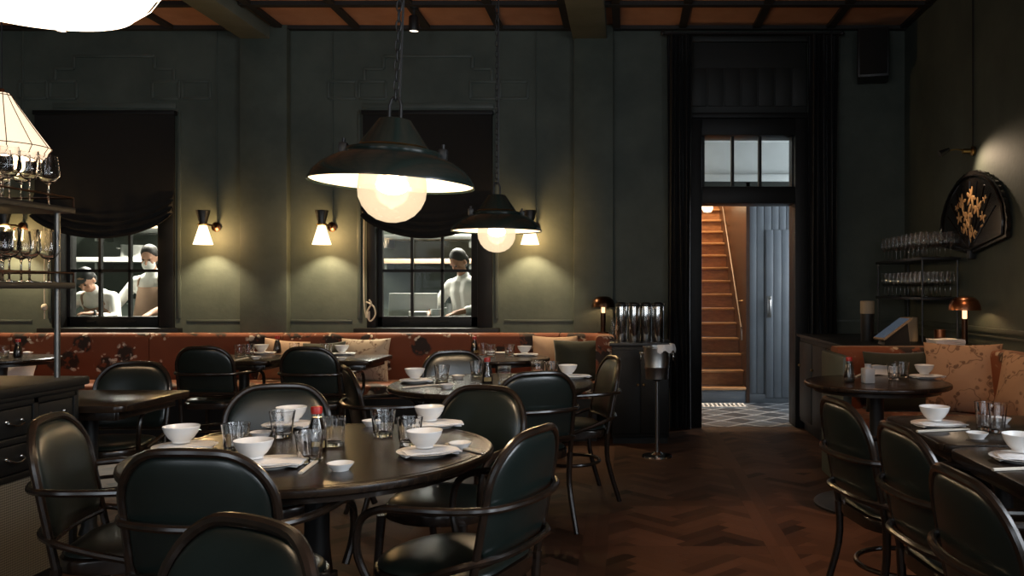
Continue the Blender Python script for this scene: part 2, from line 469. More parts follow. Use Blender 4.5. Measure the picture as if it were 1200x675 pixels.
    def grid(s, nu, nv, fn, thick=None):
        """surface fn(u,v) with u,v in 0..1; thick = vector offset for a back face, closed around"""
        A = [[s.bm.verts.new(fn(i / nu, j / nv)) for j in range(nv + 1)] for i in range(nu + 1)]
        for i in range(nu):
            for j in range(nv):
                s.bm.faces.new((A[i][j], A[i + 1][j], A[i + 1][j + 1], A[i][j + 1]))
        if thick is not None:
            t = Vector(thick)
            B = [[s.bm.verts.new(A[i][j].co + t) for j in range(nv + 1)] for i in range(nu + 1)]
            for i in range(nu):
                for j in range(nv):
                    s.bm.faces.new((B[i][j], B[i][j + 1], B[i + 1][j + 1], B[i + 1][j]))
            for i in range(nu):
                s.bm.faces.new((A[i][0], B[i][0], B[i + 1][0], A[i + 1][0]))
                s.bm.faces.new((A[i][nv], A[i + 1][nv], B[i + 1][nv], B[i][nv]))
            for j in range(nv):
                s.bm.faces.new((A[0][j], A[0][j + 1], B[0][j + 1], B[0][j]))
                s.bm.faces.new((A[nu][j], B[nu][j], B[nu][j + 1], A[nu][j + 1]))
        return s

    def ball(s, c, r, sc=(1, 1, 1), rot=None, u=16, v=10):
        q = bmesh.ops.create_uvsphere(s.bm, u_segments=u, v_segments=v, radius=r)
        bmesh.ops.scale(s.bm, vec=sc, verts=q['verts'])
        if rot is not None: bmesh.ops.rotate(s.bm, cent=(0, 0, 0), matrix=rot, verts=q['verts'])
        bmesh.ops.translate(s.bm, vec=c, verts=q['verts'])
        return s

    def capsule(s, a, b, ra, rb, n=12):
        a, b = Vector(a), Vector(b)
        s.tube([a, b], ra, n, radii=[ra, rb]); s.ball(a, ra, u=n, v=8); s.ball(b, rb, u=n, v=8)
        return s

    def build(s, name, mat, parent=None, smooth=35., loc=None, rotz=0.):
        bmesh.ops.recalc_face_normals(s.bm, faces=s.bm.faces)
        me = bpy.data.meshes.new(name)
        s.bm.to_mesh(me); s.bm.free()
        for p in me.polygons: p.use_smooth = True
        me.set_sharp_from_angle(angle=math.radians(smooth))
        me.materials.append(M[mat] if isinstance(mat, str) else mat)
        o = bpy.data.objects.new(name, me); C.objects.link(o)
        if parent is not None: o.parent = parent
        if loc is not None: o.location = loc
        if rotz: o.rotation_euler = (0, 0, rotz)
        return o


def crom(pts, n=6, closed=False):
    P = [Vector(p) for p in pts]
    K = len(P); out = []
    rng = range(K) if closed else range(K - 1)
    for i in rng:
        if closed: a, b, c, d = P[i - 1], P[i], P[(i + 1) % K], P[(i + 2) % K]
        else: a, b, c, d = P[max(i - 1, 0)], P[i], P[i + 1], P[min(i + 2, K - 1)]
        for k in range(n):
            t = k / n
            out.append(.5 * ((2 * b) + (c - a) * t + (2 * a - 5 * b + 4 * c - d) * t * t + (3 * b - a - 3 * c + d) * t ** 3))
    if not closed: out.append(P[-1])
    return out


def rrect(x0, y0, x1, y1, r, n=5, rs=None):
    """rounded rectangle, ccw from the bottom-left corner; rs = radii (bl, br, tr, tl)"""
    rs = rs or (r, r, r, r)
    out = []
    for (cx, cy, a0, q) in ((x0 + rs[0], y0 + rs[0], PI, rs[0]), (x1 - rs[1], y0 + rs[1], 1.5 * PI, rs[1]),
                            (x1 - rs[2], y1 - rs[2], 0, rs[2]), (x0 + rs[3], y1 - rs[3], .5 * PI, rs[3])):
        for k in range(n + 1):
            a = a0 + .5 * PI * k / n
            out.append((cx + q * math.cos(a), cy + q * math.sin(a)))
    return out


def dense(poly, step):
    out = []
    for i, p in enumerate(poly):
        q = poly[(i + 1) % len(poly)]
        L = math.dist(p, q); k = max(1, int(L / step))
        for j in range(k):
            t = j / k
            out.append((p[0] + (q[0] - p[0]) * t, p[1] + (q[1] - p[1]) * t))
    return out


def RX(a): return Matrix.Rotation(a, 3, 'X')
def RY(a): return Matrix.Rotation(a, 3, 'Y')
def RZ(a): return Matrix.Rotation(a, 3, 'Z')


def tag(o, label, cat, group=None, kind=None):
    o['label'] = label; o['category'] = cat
    if group: o['group'] = group
    if kind: o['kind'] = kind
    return o


def thing(name, label, cat, loc=(0, 0, 0), rotz=0., group=None):
    o = bpy.data.objects.new(name, None); C.objects.link(o)
    o.empty_display_size = .1
    o.location = loc; o.rotation_euler = (0, 0, rotz)
    return tag(o, label, cat, group)


def struct(o, label=None, cat=None):
    o['kind'] = 'structure'
    if label: o['label'] = label
    if cat: o['category'] = cat
    return o


CH = {}


def dup(o, parent=None):
    c = o.copy(); C.objects.link(c)
    if parent is not None: c.parent = parent
    for ch in CHILD.get(o.name, []): dup(ch, c)
    return c


CHILD = {}


def index_children(root):
    """remember a finished prototype's children so copies need no scene scan"""
    for o in [root] + list(root.children_recursive):
        CHILD[o.name] = list(o.children)


class Proto:
    """the first use moves the prototype itself; later uses copy it with its parts"""
    def __init__(s, root): s.root = root; s.used = False; index_children(root)

    def put(s, loc, rotz, label, group=None):
        if not s.used: o = s.root; s.used = True
        else: o = dup(s.root)
        o.location = loc; o.rotation_euler = (0, 0, rotz)
        o['label'] = label
        if group: o['group'] = group
        elif 'group' in o: del o['group']
        return o


def lamp(kind, name, loc, power, col=(1, .75, .45), size=.05, rot=None, spot=None, blend=.5, shape=None, sy=None, target=None):
    d = bpy.data.lights.new(name, kind); d.energy = power; d.color = col
    if kind in ('POINT', 'SPOT'): d.shadow_soft_size = size
    if kind == 'AREA':
        d.size = size
        if sy: d.shape = 'RECTANGLE'; d.size_y = sy
    if kind == 'SPOT': d.spot_size = math.radians(spot); d.spot_blend = blend
    o = bpy.data.objects.new(name, d); C.objects.link(o); o.location = loc
    if target is not None:
        o.rotation_euler = (Vector(target) - Vector(loc)).to_track_quat('-Z', 'Y').to_euler()
    elif rot: o.rotation_euler = rot
    return o


# ------------------------------------------------------------------ camera
cd = bpy.data.cameras.new('camera'); cam = bpy.data.objects.new('camera', cd); C.objects.link(cam)
cam.location = (0, 0, EYE); cam.rotation_euler = (PI / 2, 0, 0)
cd.sensor_width = 36.; cd.lens = 36. * F / 1200.
cd.shift_x = -(VX - 600.) / 1200.; cd.shift_y = (VY - 337.5) / 1200.
cd.clip_start = .05; cd.clip_end = 60
S.camera = cam
S.view_settings.view_transform = 'Standard'; S.view_settings.look = 'None'
S.view_settings.gamma = 1.; S.view_settings.use_curve_mapping = False
S.view_settings.exposure = .32
S.cycles.use_denoising = True
S.cycles.max_bounces = 10; S.cycles.transparent_max_bounces = 16; S.cycles.transmission_bounces = 10
S.cycles.diffuse_bounces = 4; S.cycles.glossy_bounces = 4
S.cycles.caustics_reflective = False; S.cycles.caustics_refractive = False
S.cycles.sample_clamp_indirect = 4.
w = bpy.data.worlds.new('sky'); S.world = w; w.use_nodes = True
w.node_tree.nodes['Background'].inputs[0].default_value = (.55, .65, .8, 1); w.node_tree.nodes['Background'].inputs[1].default_value = .6

YB = 8.06                                   # back wall face
XR = 2.62                                   # right wall face
XL = -7.2
YF = -2.6
CZ = 3.77                                   # ceiling


# ------------------------------------------------------------------ room shell
def wall_openings(name, u0, u1, z0, z1, t0, t1, ops, axis, mat):
    mb = MB()
    us = sorted({u0, u1} | {o[0] for o in ops} | {o[1] for o in ops})
    for a, b in zip(us, us[1:]):
        inside = sorted([o for o in ops if o[0] <= a + 1e-6 and o[1] >= b - 1e-6], key=lambda o: o[2])
        z = z0
        for o in inside + [(0, 0, z1, z1)]:
            if o[2] > z + 1e-6:
                if axis == 'X': mb.span((a, t0, z), (b, t1, o[2]))
                else: mb.span((t0, a, z), (t1, b, o[2]))
            z = max(z, o[3])
    return struct(mb.build(name, mat))


W1 = (-5.38, -4.36); W2 = (-2.42, -1.36); WZ = (.94, 2.90)
DO = (.62, 1.66)
wall_openings('wall_back', XL, XR + .25, 0, CZ, YB, YB + .25,
              [(W1[0], W1[1], WZ[0], WZ[1]), (W2[0], W2[1], WZ[0], WZ[1]), (DO[0], DO[1], 0, 2.84)], 'X', 'wall')
RW = [(-1.5, .2, 1.08, 3.1), (.8, 2.5, 1.08, 3.1)]
wall_openings('wall_right', YF, YB, 0, CZ, XR, XR + .25, RW, 'Y', 'wall')
for i, (a, b, z0, z1) in enumerate(RW):
    fr = MB()
    for y in (a, b): fr.span((XR + .08, y - .05, z0), (XR + .2, y + .05, z1))
    for z in (z0, (z0 + z1) / 2, z1): fr.span((XR + .085, a, z - .05), (XR + .195, b, z + .05))
    fr.span((XR + .1, (a + b) / 2 - .025, z0), (XR + .18, (a + b) / 2 + .025, z1))
    struct(fr.build('window_%d' % (i + 6), 'black'))
FW = [(-5.6, -3.9, .8, 3.1), (-2.6, -.9, .8, 3.1), (.3, 1.9, .8, 3.1)]
wall_openings('wall_front', XL, XR + .25, 0, CZ, YF - .25, YF, FW, 'X', 'wall')
wall_openings('wall_left', YF, YB, 0, CZ, XL - .25, XL, [], 'Y', 'wall')
for i, (a, b, z0, z1) in enumerate(FW):
    fr = MB()
    for x in (a, b): fr.span((x - .05, YF - .2, z0), (x + .05, YF - .08, z1))
    for z in (z0, (z0 + z1) / 2, z1): fr.span((a, YF - .2, z - .05), (b, YF - .08, z + .05))
    fr.span(((a + b) / 2 - .025, YF - .18, z0), ((a + b) / 2 + .025, YF - .1, z1))
    fo = struct(fr.build('window_%d' % (i + 3), 'black'))
struct(MB().span((XL, YF, CZ), (XR, YB, CZ + .2)).build('ceiling', 'ceil'))
bt = MB()
for x in (-6.4, -5.65, -4.95, -4.28, -3.26, -2.54, -1.88, -1.2, -.56, -.1, .52, 1.21, 1.9, XR - .03):
    bt.span((x - .035, YF, CZ - .03), (x + .035, YB, CZ + .01))
for k in range(16):
    y = YB - .04 - .67 * k
    bt.span((XL, y - .035, CZ - .034), (XR, y + .035, CZ + .01))
struct(bt.build('trim_1', 'batten'))
for k, (a, b) in enumerate(((-3.62, -3.34), (-.51, -.19))):
    struct(MB().span((a, YF, 3.64), (b, YB, CZ + .02), .01).build('ceiling_beam', 'beam'))
for k, (a, b) in enumerate(((-3.62, -3.18), (-.50, -.13))):
    struct(MB().span((a, YB - .09, 0), (b, YB + .02, CZ), .008).build('wall_pilaster', 'wall'))

# wall mouldings: chair rail, panel frames, stepped plaster reliefs above each window
def strip(mb, x0, z0, x1, z1, w=.035, y=YB - .012):
    if abs(x1 - x0) > abs(z1 - z0): mb.span((min(x0, x1), y, z0 - w / 2), (max(x0, x1), YB + .01, z0 + w / 2), .004)
    else: mb.span((x0 - w / 2, y, min(z0, z1)), (x0 + w / 2, YB + .01, max(z0, z1)), .004)


mr = MB()
for a, b in ((XL, -5.62), (-4.16, -3.62), (-3.18, -2.6), (-1.16, -.5), (-.13, .36), (1.95, XR)):
    strip(mr, a, 1.0, b, 1.0, .022, YB - .007)
struct(mr.build('trim_2', 'trim'))
mr = MB(); mr.span((XR - .03, YF, .985), (XR + .01, YB, 1.02), .004); mr.span((XR - .02, YF, .95), (XR + .01, YB, .965), .003)
struct(mr.build('trim_3', 'trim'))
for k, (wc, hw) in enumerate(((-4.84, .58), (-1.88, .62))):
    mr = MB()
    z0 = 3.0
    for sgn in (-1, 1):
        X = lambda q: wc + sgn * q
        strip(mr, X(hw + .03), 1.02, X(hw + .03), 2.98)
        strip(mr, X(hw + .03), 2.98, X(hw - .25), 2.98)
        for q0, q1 in ((hw - .22, hw + .03), (hw + .06, hw + .32)):          # two little tablets each side
            strip(mr, X(q0), 3.1, X(q1), 3.1, .028); strip(mr, X(q0), 3.26, X(q1), 3.26, .028)
            strip(mr, X(q0), 3.1, X(q0), 3.26, .028); strip(mr, X(q1), 3.1, X(q1), 3.26, .028)
        strip(mr, X(hw - .02), 3.27, X(hw - .02), 3.38, .028); strip(mr, X(hw - .02), 3.38, X(hw - .2), 3.38, .028)
        strip(mr, X(hw - .2), 3.38, X(hw - .2), 3.5, .028)
    strip(mr, wc - hw + .2, 3.5, wc + hw - .2, 3.5, .03)
    strip(mr, wc - hw, 3.03, wc + hw, 3.03, .05)
    struct(mr.build('trim_%d' % (4 + k), 'trim'))
struct(MB().span((XL, YB - .025, 0), (DO[0] - .12, YB + .01, .18), .006).build('baseboard_back', 'black'))
struct(MB().span((XR - .025, YF, 0), (XR + .01, YB, .18), .006).build('baseboard_right', 'black'))


# floor: parquet panels of herringbone framed by straight border boards
def clip(poly, x0, x1, y0, y1):
    for ax, lim, sg in ((0, x0, 1), (0, x1, -1), (1, y0, 1), (1, y1, -1)):
        out = []
        for i in range(len(poly)):
            a, b = poly[i - 1], poly[i]
            da, db = (a[ax] - lim) * sg, (b[ax] - lim) * sg
            if (da >= 0) != (db >= 0):
                t = da / (da - db); out.append((a[0] + (b[0] - a[0]) * t, a[1] + (b[1] - a[1]) * t))
            if db >= 0: out.append(b)
        poly = out
        if len(poly) < 3: return None
    return poly


def build_floor():
    bm = bmesh.new(); lay = bm.faces.layers.float.new('tone')
    rnd = random.Random(3)

    def put(poly, tone, g=.0012):
        poly = clip(poly, XL, XR, YF, YB)
        if not poly: return
        cx = sum(p[0] for p in poly) / len(poly); cy = sum(p[1] for p in poly) / len(poly)
        q = []
        for x, y in poly:
            l = math.hypot(x - cx, y - cy) or 1
            q.append((x - (x - cx) / l * g, y - (y - cy) / l * g))
        try: f = bm.faces.new([bm.verts.new((x, y, 0)) for x, y in q])
        except ValueError: return
        f[lay] = tone
    cell, bor = .80, .13
    per = cell + bor
    ox, oy = -.10, 4.30
    Lp, Wp = .36, .075
    for ix in range(-8, 4):
        for iy in range(-8, 5):
            x0, y0 = ox + ix * per, oy + iy * per
            x1, y1 = x0 + cell, y0 + cell
            if x0 > XR or x1 < XL or y0 > YB + .25 or y1 < YF: continue
            # border boards round this panel (right strip and far strip)
            for k in range(2):
                w = bor / 2
                put([(x1 + k * w, y0), (x1 + (k + 1) * w, y0), (x1 + (k + 1) * w, y1 + bor), (x1 + k * w, y1 + bor)], rnd.uniform(.25, .6))
                put([(x0, y1 + k * w), (x1, y1 + k * w), (x1, y1 + (k + 1) * w), (x0, y1 + (k + 1) * w)], rnd.uniform(.25, .6))
            n = int(cell / Wp) + 8
            r2 = math.sqrt(.5)
            for a in range(-n, n):
                for b in range(-n // 4, n // 4 + 2):
                    for hv in (0, 1):
                        # classic herringbone in a frame turned 45 degrees
                        if hv == 0: ux, uy, lx, ly = a * Wp + b * 2 * Lp * 0 + b * Lp, a * Wp - b * Lp, Lp, Wp
                        else: ux, uy, lx, ly = a * Wp + b * Lp + Lp, a * Wp - b * Lp - 0, Wp, Lp
                        if hv == 1: uy = a * Wp - b * Lp + Wp - Lp; ux = a * Wp + b * Lp + Lp
                        q = [(ux, uy), (ux + lx, uy), (ux + lx, uy + ly), (ux, uy + ly)]
                        p = [(x0 + cell / 2 + (x - y) * r2, y0 + cell / 2 + (x + y) * r2) for x, y in q]
                        p = clip(p, x0, x1, y0, y1)
                        if p: put(p, max(0, min(1, rnd.gauss(.46 if hv else .32, .15))))
    me = bpy.data.meshes.new('floor')
    vs = [bm.verts.new(p) for p in ((XL, YF, -.002), (XR, YF, -.002), (XR, YB, -.002), (XL, YB, -.002))]
    f = bm.faces.new(vs); f[lay] = .05
    vs = [bm.verts.new(p) for p in ((XL, YF, -.1), (XL, YB + .25, -.1), (XR, YB + .25, -.1), (XR, YF, -.1))]
    f = bm.faces.new(vs); f[lay] = .05
    for q in bm.faces:
        q.normal_update()
        if q.normal.z < 0 and q.calc_center_median().z > -.05: q.normal_flip()
    bm.to_mesh(me); bm.free()
    me.materials.append(M['floor'])
    o = bpy.data.objects.new('floor', me); C.objects.link(o); struct(o)


build_floor()


# ------------------------------------------------------------------ interior windows with blinds
def sash_window(i, wx, gx0, gx1):
    c = MB()                                                     # casing on the room face
    x0, x1 = wx
    for a, b in ((x0 - .03, x0 + .05), (x1 - .05, x1 + .09)): c.span((a, YB - .035, WZ[0] - .02), (b, YB + .2, WZ[1] + .08), .006)
    c.span((x0 + .045, YB - .028, WZ[1] - .04), (x1 - .045, YB + .19, WZ[1] + .075), .006)
    o = struct(c.build('window_%d' % i, 'black'))
    f = MB()
    y0, y1 = YB + .06, YB + .12
    f.span((x0, y0, .94), (x1, y1, 1.04), .006)
    f.span((x0, y0, 2.8), (x1, y1, 2.9))
    f.span((x0, y0, .94), (gx0 + .01, y1, 2.9), .004); f.span((gx1 - .01, y0, .94), (x1, y1, 2.9), .004)
    w3 = (gx1 - gx0) / 3
    for k in (1, 2): f.span((gx0 + k * w3 - .012, y0 + .01, 1.0), (gx0 + k * w3 + .012, y1 - .01, 2.85))
    for z in (1.475, 1.92, 2.36): f.span((gx0, y0 + .01, z - .014), (gx1, y1 - .01, z + .014))
    for k in (.25, .7): f.span((gx0 + k * (gx1 - gx0) - .04, y0 - .012, .985), (gx0 + k * (gx1 - gx0) + .04, y0 + .004, 1.0), .003)
    f.build('window_frame', 'black', o)
    MB().span((gx0, y0 + .028, 1.03), (gx1, y0 + .032, 2.85)).build('pane', 'pane', o)
    s = MB(); s.span((x0 - .14, YB - .09, .87), (x1 + .16, YB + .06, .935), .008)
    s.build('window_sill', 'black', o)
    return o


sash_window(1, W1, -5.31, -4.46)
sash_window(2, W2, -2.34, -1.475)


def blind(name, x0, x1, ztop, zs, zc, label):
    """black cloth blind gathered up so that its hem sags in swags"""
    def fn(u, v):
        x = x0 + (x1 - x0) * u
        sag = 1 - (2 * u - 1) ** 2
        zb = zs + (zc - zs) * (sag ** .8)
        z = ztop + (zb - ztop) * v
        q = max(0., (v - .74) / .26)
        y = YB - .055 - .05 * q * (.5 + .5 * math.cos(q * 4 * 2 * PI)) - .03 * q + .004 * math.sin(u * 37) * v
        return (x, y, z)
    o = thing(name, label, 'blind')
    mb = MB(); mb.grid(28, 70, fn, (0, .008, 0)); mb.build('cloth', 'blind', o, 60)
    MB().span((x0 - .01, YB - .075, ztop - .01), (x1 + .01, YB - .005, ztop + .03), .004).build('head_rail', 'black', o)
    return o


blind('window_blind', -5.56, -4.25, 2.945, 1.98, 1.77, 'black swagged cloth blind over the kitchen window beside the glass rack')
blind('window_blind', -2.48, -1.27, 2.945, 1.98, 1.77, 'black swagged cloth blind over the window behind the pendant lamps')
o = MB()
o.tube(crom([(-2.47, YB - .04, 2.0), (-2.475, YB - .045, 1.6), (-2.47, YB - .05, 1.2), (-2.45, YB - .05, 1.03)], 5), .006, 6)
o.tube(crom([(-2.45, YB - .05, 1.18), (-2.38, YB - .06, 1.14), (-2.36, YB - .06, 1.06), (-2.41, YB - .06, 1.0), (-2.44, YB - .06, 1.08), (-2.40, YB - .06, 1.16), (-2.42, YB - .06, 1.2)], 6), .008, 6)
o.tube(crom([(-2.44, YB - .06, 1.03), (-2.42, YB - .065, 1.09), (-2.42, YB - .06, 1.01)], 5), .01, 6)
tag(o.build('blind_cord', 'cord'), 'ivory blind cord tied in a loop beside the middle kitchen window', 'cord')
o = MB()
o.tube([(-5.47, YB - .05, 1.98), (-5.47, YB - .05, 1.16)], .005, 6)
o.ball((-5.47, YB - .05, 1.13), .028, (1, 1, 1.2)); o.tube([(-5.47, YB - .05, 1.1), (-5.47, YB - .05, 1.02)], .005, 6)
tag(o.build('blind_cord', 'cord'), 'ivory blind cord with a bead beside the kitchen window by the glass rack', 'cord')

# ------------------------------------------------------------------ doorway, curtains and the stair hall beyond
mb = MB()
for a, b in ((.565, .70), (1.575, 1.70)): mb.span((a, YB - .06, 0), (b, YB + .26, 2.93), .008)
mb.span((.695, YB - .048, 2.105), (1.58, YB + .25, 2.265), .006)
mb.span((.695, YB - .048, 2.745), (1.58, YB + .25, 2.925), .006)
mb.span((.54, YB - .09, 2.9), (1.725, YB, 2.95), .006)
for x in (.70, 1.56): mb.span((x, YB + .02, 2.26), (x + .034, YB + .1, 2.75))
for x in (1.0, 1.26): mb.span((x - .013, YB + .02, 2.26), (x + .013, YB + .1, 2.75))
do = struct(mb.build('door_1', 'black'))
MB().span((.71, YB + .055, 2.26), (1.58, YB + .06, 2.75)).build('transom_pane', 'pane', do)
mb = MB(); mb.span((.58, YB - .03, 2.95), (1.69, YB + .01, 3.64), .004)
for k in range(7): mb.span((.60 + k * .158, YB - .04, 3.02), (.745 + k * .158, YB - .02, 3.38), .008)
mb.span((.57, YB - .06, 3.62), (1.71, YB, 3.68), .01)
struct(mb.build('trim_6', 'doorgreen'))


def drape(x0, x1, y, ztop, folds, label):
    def fn(u, v):
        amp = .028 + .018 * v
        x = x0 + (x1 - x0) * u
        return (x + .012 * math.sin(u * 9 + 3 * v), y + amp * math.sin(u * folds * 2 * PI + .6 * math.sin(v * 4)), ztop * (1 - v) + .006 * v)
    mb = MB(); mb.grid(folds * 10, 24, fn, (0, .012, 0))
    o = tag(mb.build('door_curtain', 'curtain', None, 70), label, 'curtain')
    return o


drape(.37, .60, YB - .13, 3.66, 5, 'floor-length black velvet curtain between the doorway and the steel pitchers')
drape(1.68, 1.96, YB - .13, 3.66, 5, 'floor-length black velvet curtain between the doorway and the corner booth')
mb = MB(); mb.tube([(.33, YB - .12, 3.68), (2.0, YB - .12, 3.68)], .014, 10); mb.ball((.33, YB - .12, 3.68), .022); mb.ball((2.0, YB - .12, 3.68), .022)
for x in (.42, 1.9): mb.span((x - .01, YB - .13, 3.66), (x + .01, YB + .01, 3.7))
tag(mb.build('curtain_rail', 'iron'), 'black curtain rail above the doorway', 'curtain rail')

HY = 9.77                                  # foot of the stair
struct(MB().span((-.3, YB + .25, -.1), (3.4, 12.9, 0)).span((.69, YB - .01, -.1), (1.58, YB + .26, 0)).build('floor_hall', 'tile'))
struct(MB().span((-.3, YB + .25, 2.98), (3.4, HY + .1, 3.1)).build('ceiling_hall', 'corridor'))
struct(MB().span((-.3, HY + .1, 5.2), (3.4, HY + 4.6, 5.3)).build('ceiling_stair', 'corridor'))
# hall end wall above the stair opening, with a ledge moulding
mb = MB(); mb.span((-.3, HY, 2.6), (3.4, HY + .12, 5.3)); struct(mb.build('wall_hall_end', 'corridor'))
mb = MB(); mb.span((-.3, HY - .06, 2.53), (3.4, HY + .02, 2.61), .01); struct(mb.build('trim_7', 'corridor'))
struct(MB().span((-.3, HY - .02, 2.44), (3.4, HY + .1, 2.535)).build('trim_8', 'doorgreen'))
mb = MB(); mb.span((-.3, YB + .25, 0), (-.18, HY + 4.5, 5.2)); struct(mb.build('wall_hall_left', 'corridor'))
# blue-grey tongue and groove boarding with a flush door
mb = MB()
for k in range(22):
    x = 1.40 + k * .085
    mb.span((x, HY, .1), (x + .081, HY + .06, 2.52), .006)
mb.span((1.38, HY + .02, 0), (3.4, HY + .12, 2.52)); mb.span((1.38, HY - .012, 0), (3.4, HY + .02, .1), .004)
bo = struct(mb.build('wall_hall_boards', 'bluegrey'))
mb = MB()
for k in range(7):
    x = 1.585 + k * .09
    mb.span((x, HY - .022, .06), (x + .086, HY + .01, 1.98), .005)
db = struct(mb.build('door_2', 'bluegrey'))
mb = MB(); mb.tube(crom([(1.625, HY - .02, 1.02), (1.625, HY - .075, 1.03), (1.625, HY - .075, 1.17), (1.625, HY - .02, 1.18)], 5), .011, 8)
mb.span((1.60, HY - .03, .98), (1.65, HY - .02, 1.22), .003); mb.build('door_handle', 'brushed', db)
# stair
st = thing('staircase', 'lit wooden staircase climbing away beyond the open doorway', 'staircase', (0, 0, 0))
sx0, sx1 = .05, 1.36
mb = MB(); ns = MB()
for k in range(19):
    y = HY + .215 * k; z = .1775 * (k + 1)
    mb.span((sx0, y, .1775 * k if k else .0), (sx1, y + .02, z - .03))
    mb.span((sx0, y, z - .03), (sx1, y + .26, z - .004))
    ns.span((sx0, y - .028, z - .03), (sx1, y + .03, z), .008)
mb.build('treads', 'stair', st); ns.build('nosing', 'nosing', st)
MB().span((sx0, HY - .012, .0), (sx1, HY + .004, .15), .003).build('kick_plate', 'bluegrey', st)
mb = MB(); mb.prism([(HY - .02, 0), (HY + 4.1, 0), (HY + 4.1, 5.0), (HY + 2.0, 5.0), (HY + .1, 2.52), (HY - .02, 2.52)], 1.36, 1.40)
for v in mb.bm.verts: v.co = Vector((v.co.z, v.co.x, v.co.y))
struct(mb.build('wall_stair', 'stairwall'))
struct(MB().span((sx0 - .4, HY + 4.4, 0), (3.4, HY + 4.5, 5.2)).build('wall_stair_end', 'corridor'))
hr = thing('handrail', 'brass handrail on the wall beside the staircase', 'handrail')
mb = MB()
p = [(1.30, HY + 3.2, .9 + .8256 * 3.2), (1.30, HY + .1, .98), (1.30, HY - .02, .86), (1.30, HY - .06, .72)]
mb.tube(crom([p[0], (1.30, HY + 1.5, .9 + .8256 * 1.5), p[1], p[2], p[3]], 6), .0115, 10)
mb.build('rail', 'stairrail', hr)
for q in (.4, 1.6, 2.8):
    mb = MB(); mb.tube([(1.30, HY + q, .86 + .8256 * q), (1.33, HY + q, .83 + .8256 * q), (1.362, HY + q, .83 + .8256 * q)], .008, 6); mb.build('bracket', 'brass', hr)
t = thing('hall_lamp', 'small bright opal lamp hanging at the top of the stairs', 'lamp', (X_at(829, 11.4), 11.4, Z_at(243, 11.4)))
mb = MB(); mb.lathe([(0, -.07), (.05, -.062), (.075, -.02), (.075, .03), (.05, .06), (0, .065)], n=24); mb.build('shade', 'sconceglass', t, 60)
mb = MB(); mb.tube([(0, 0, .06), (0, 0, 5.2 - Z_at(243, 11.4))], .006, 6); mb.build('cord', 'dark', t)
# floor grate at the stair foot
mb = MB(); mb.span((.72, HY - .42, 0), (1.32, HY - .40, .012)); mb.span((.72, HY - .12, 0), (1.32, HY - .10, .012))
for k in range(12): mb.box((.75 + k * .05, HY - .26, .006), (.022, .3, .012), 0, RZ(.0))
tag(mb.build('floor_grate', 'kwhite'), 'pale slotted floor grate at the foot of the stairs', 'floor grate')


# ------------------------------------------------------------------ bentwood armchair
def chair_proto():
    t = thing('armchair', 'x', 'chair')
    slope = math.tan(math.radians(11))

    def bk(x, z, off=0.):
        return Vector((x, -.215 - (z - .45) * slope + .55 * x * x + off - .012, z))
    a, zb, zt = .215, .50, .845
    arch = lambda x, z: z + (.019 * (1 - (x / a) ** 2) * max(0, (z - .6) / .25))
    # seat
    ol = dense(rrect(-.225, -.225, .225, .225, .1, 7, (.13, .13, .19, .19)), .05)
    mb = MB(); mb.prism(ol, .392, .438, .008); mb.build('seat_frame', 'bentwood', t)
    mb = MB(); mb.pad([(x * .95, y * .95) for x, y in ol], .004, .032, lambda u, v, h: (u, v, .444 + h), power=4.); mb.build('seat', 'leather', t, 60)
    # backrest pad and frame
    inner = dense(rrect(-a + .012, zb, a - .012, zt - .012, .1, 8, (.05, .05, .120, .120)), .03)
    mb = MB(); mb.pad(inner, .016, .030, lambda u, v, h: bk(u, arch(u, v), h), power=5.); mb.build('backrest', 'leather', t, 60)
    mb = MB()
    fr = rrect(-a, .40, a, zt, .1, 9, (.001, .001, .130, .130))
    # order: start bottom right, over the top, end bottom left
    k = len(fr) // 4
    path = [(a, .41), (a, .5), (a, .6), (a, .66)] + fr[2 * k:] + [(-a, .66), (-a, .6), (-a, .5), (-a, .41)]
    path = [q for p0, p1 in zip(path, path[1:]) for q in ([p0] + [(p0[0] + (p1[0] - p0[0]) * e / 6, p0[1] + (p1[1] - p0[1]) * e / 6) for e in range(1, 6)] if math.dist(p0, p1) > .06 else [p0])] + [path[-1]]
    mb.tube([bk(u, arch(u, v)) for u, v in path], .013, 9)
    mb.tube([bk(-a + 2 * a * q / 8, zb - .004) for q in range(9)], .011, 8)
    mb.build('back_frame', 'bentwood', t)
    # arm hoop round the back, curving down to the seat at the front
    h = [(.247, .135, .435), (.262, .16, .52), (.268, .14, .615), (.274, .06, .655), (.278, -.06, .662), (.262, -.18, .664),
         (.205, -.268, .664), (.1, -.308, .664), (0, -.318, .664)]
    mb = MB(); mb.tube(crom(h + [(-x, y, z) for x, y, z in reversed(h[:-1])], 5), .0122, 9); mb.build('armrest', 'bentwood', t)
    # low rail round the back
    h = [(.232, .03, .43), (.25, -.09, .47), (.232, -.2, .505), (.14, -.268, .515), (0, -.285, .518)]
    mb = MB(); mb.tube(crom(h + [(-x, y, z) for x, y, z in reversed(h[:-1])], 5), .0115, 8); mb.build('back_rail', 'bentwood', t)
    for s in (-1, 1):
        mb = MB(); mb.tube(crom([(s * .19, .165, .40), (s * .197, .178, .22), (s * .205, .198, 0)], 4), .018, 9, radii=[.019 - .00075 * q for q in range(9)]); mb.build('leg', 'bentwood', t)
        b0 = bk(s * a, .42)
        mb = MB(); mb.tube(crom([tuple(b0), (s * .208, b0.y - .004, .25), (s * .222, b0.y - .075, 0)], 4), .017, 9, radii=[.0165 - .0003 * q for q in range(9)]); mb.build('leg', 'bentwood', t)
    mb = MB(); mb.tube([(.185 * math.cos(q * PI / 16), -.02 + .18 * math.sin(q * PI / 16), .225) for q in range(32)], .0105, 8, closed=True); mb.build('stretcher', 'bentwood', t)
    return Proto(t)


chair = chair_proto()


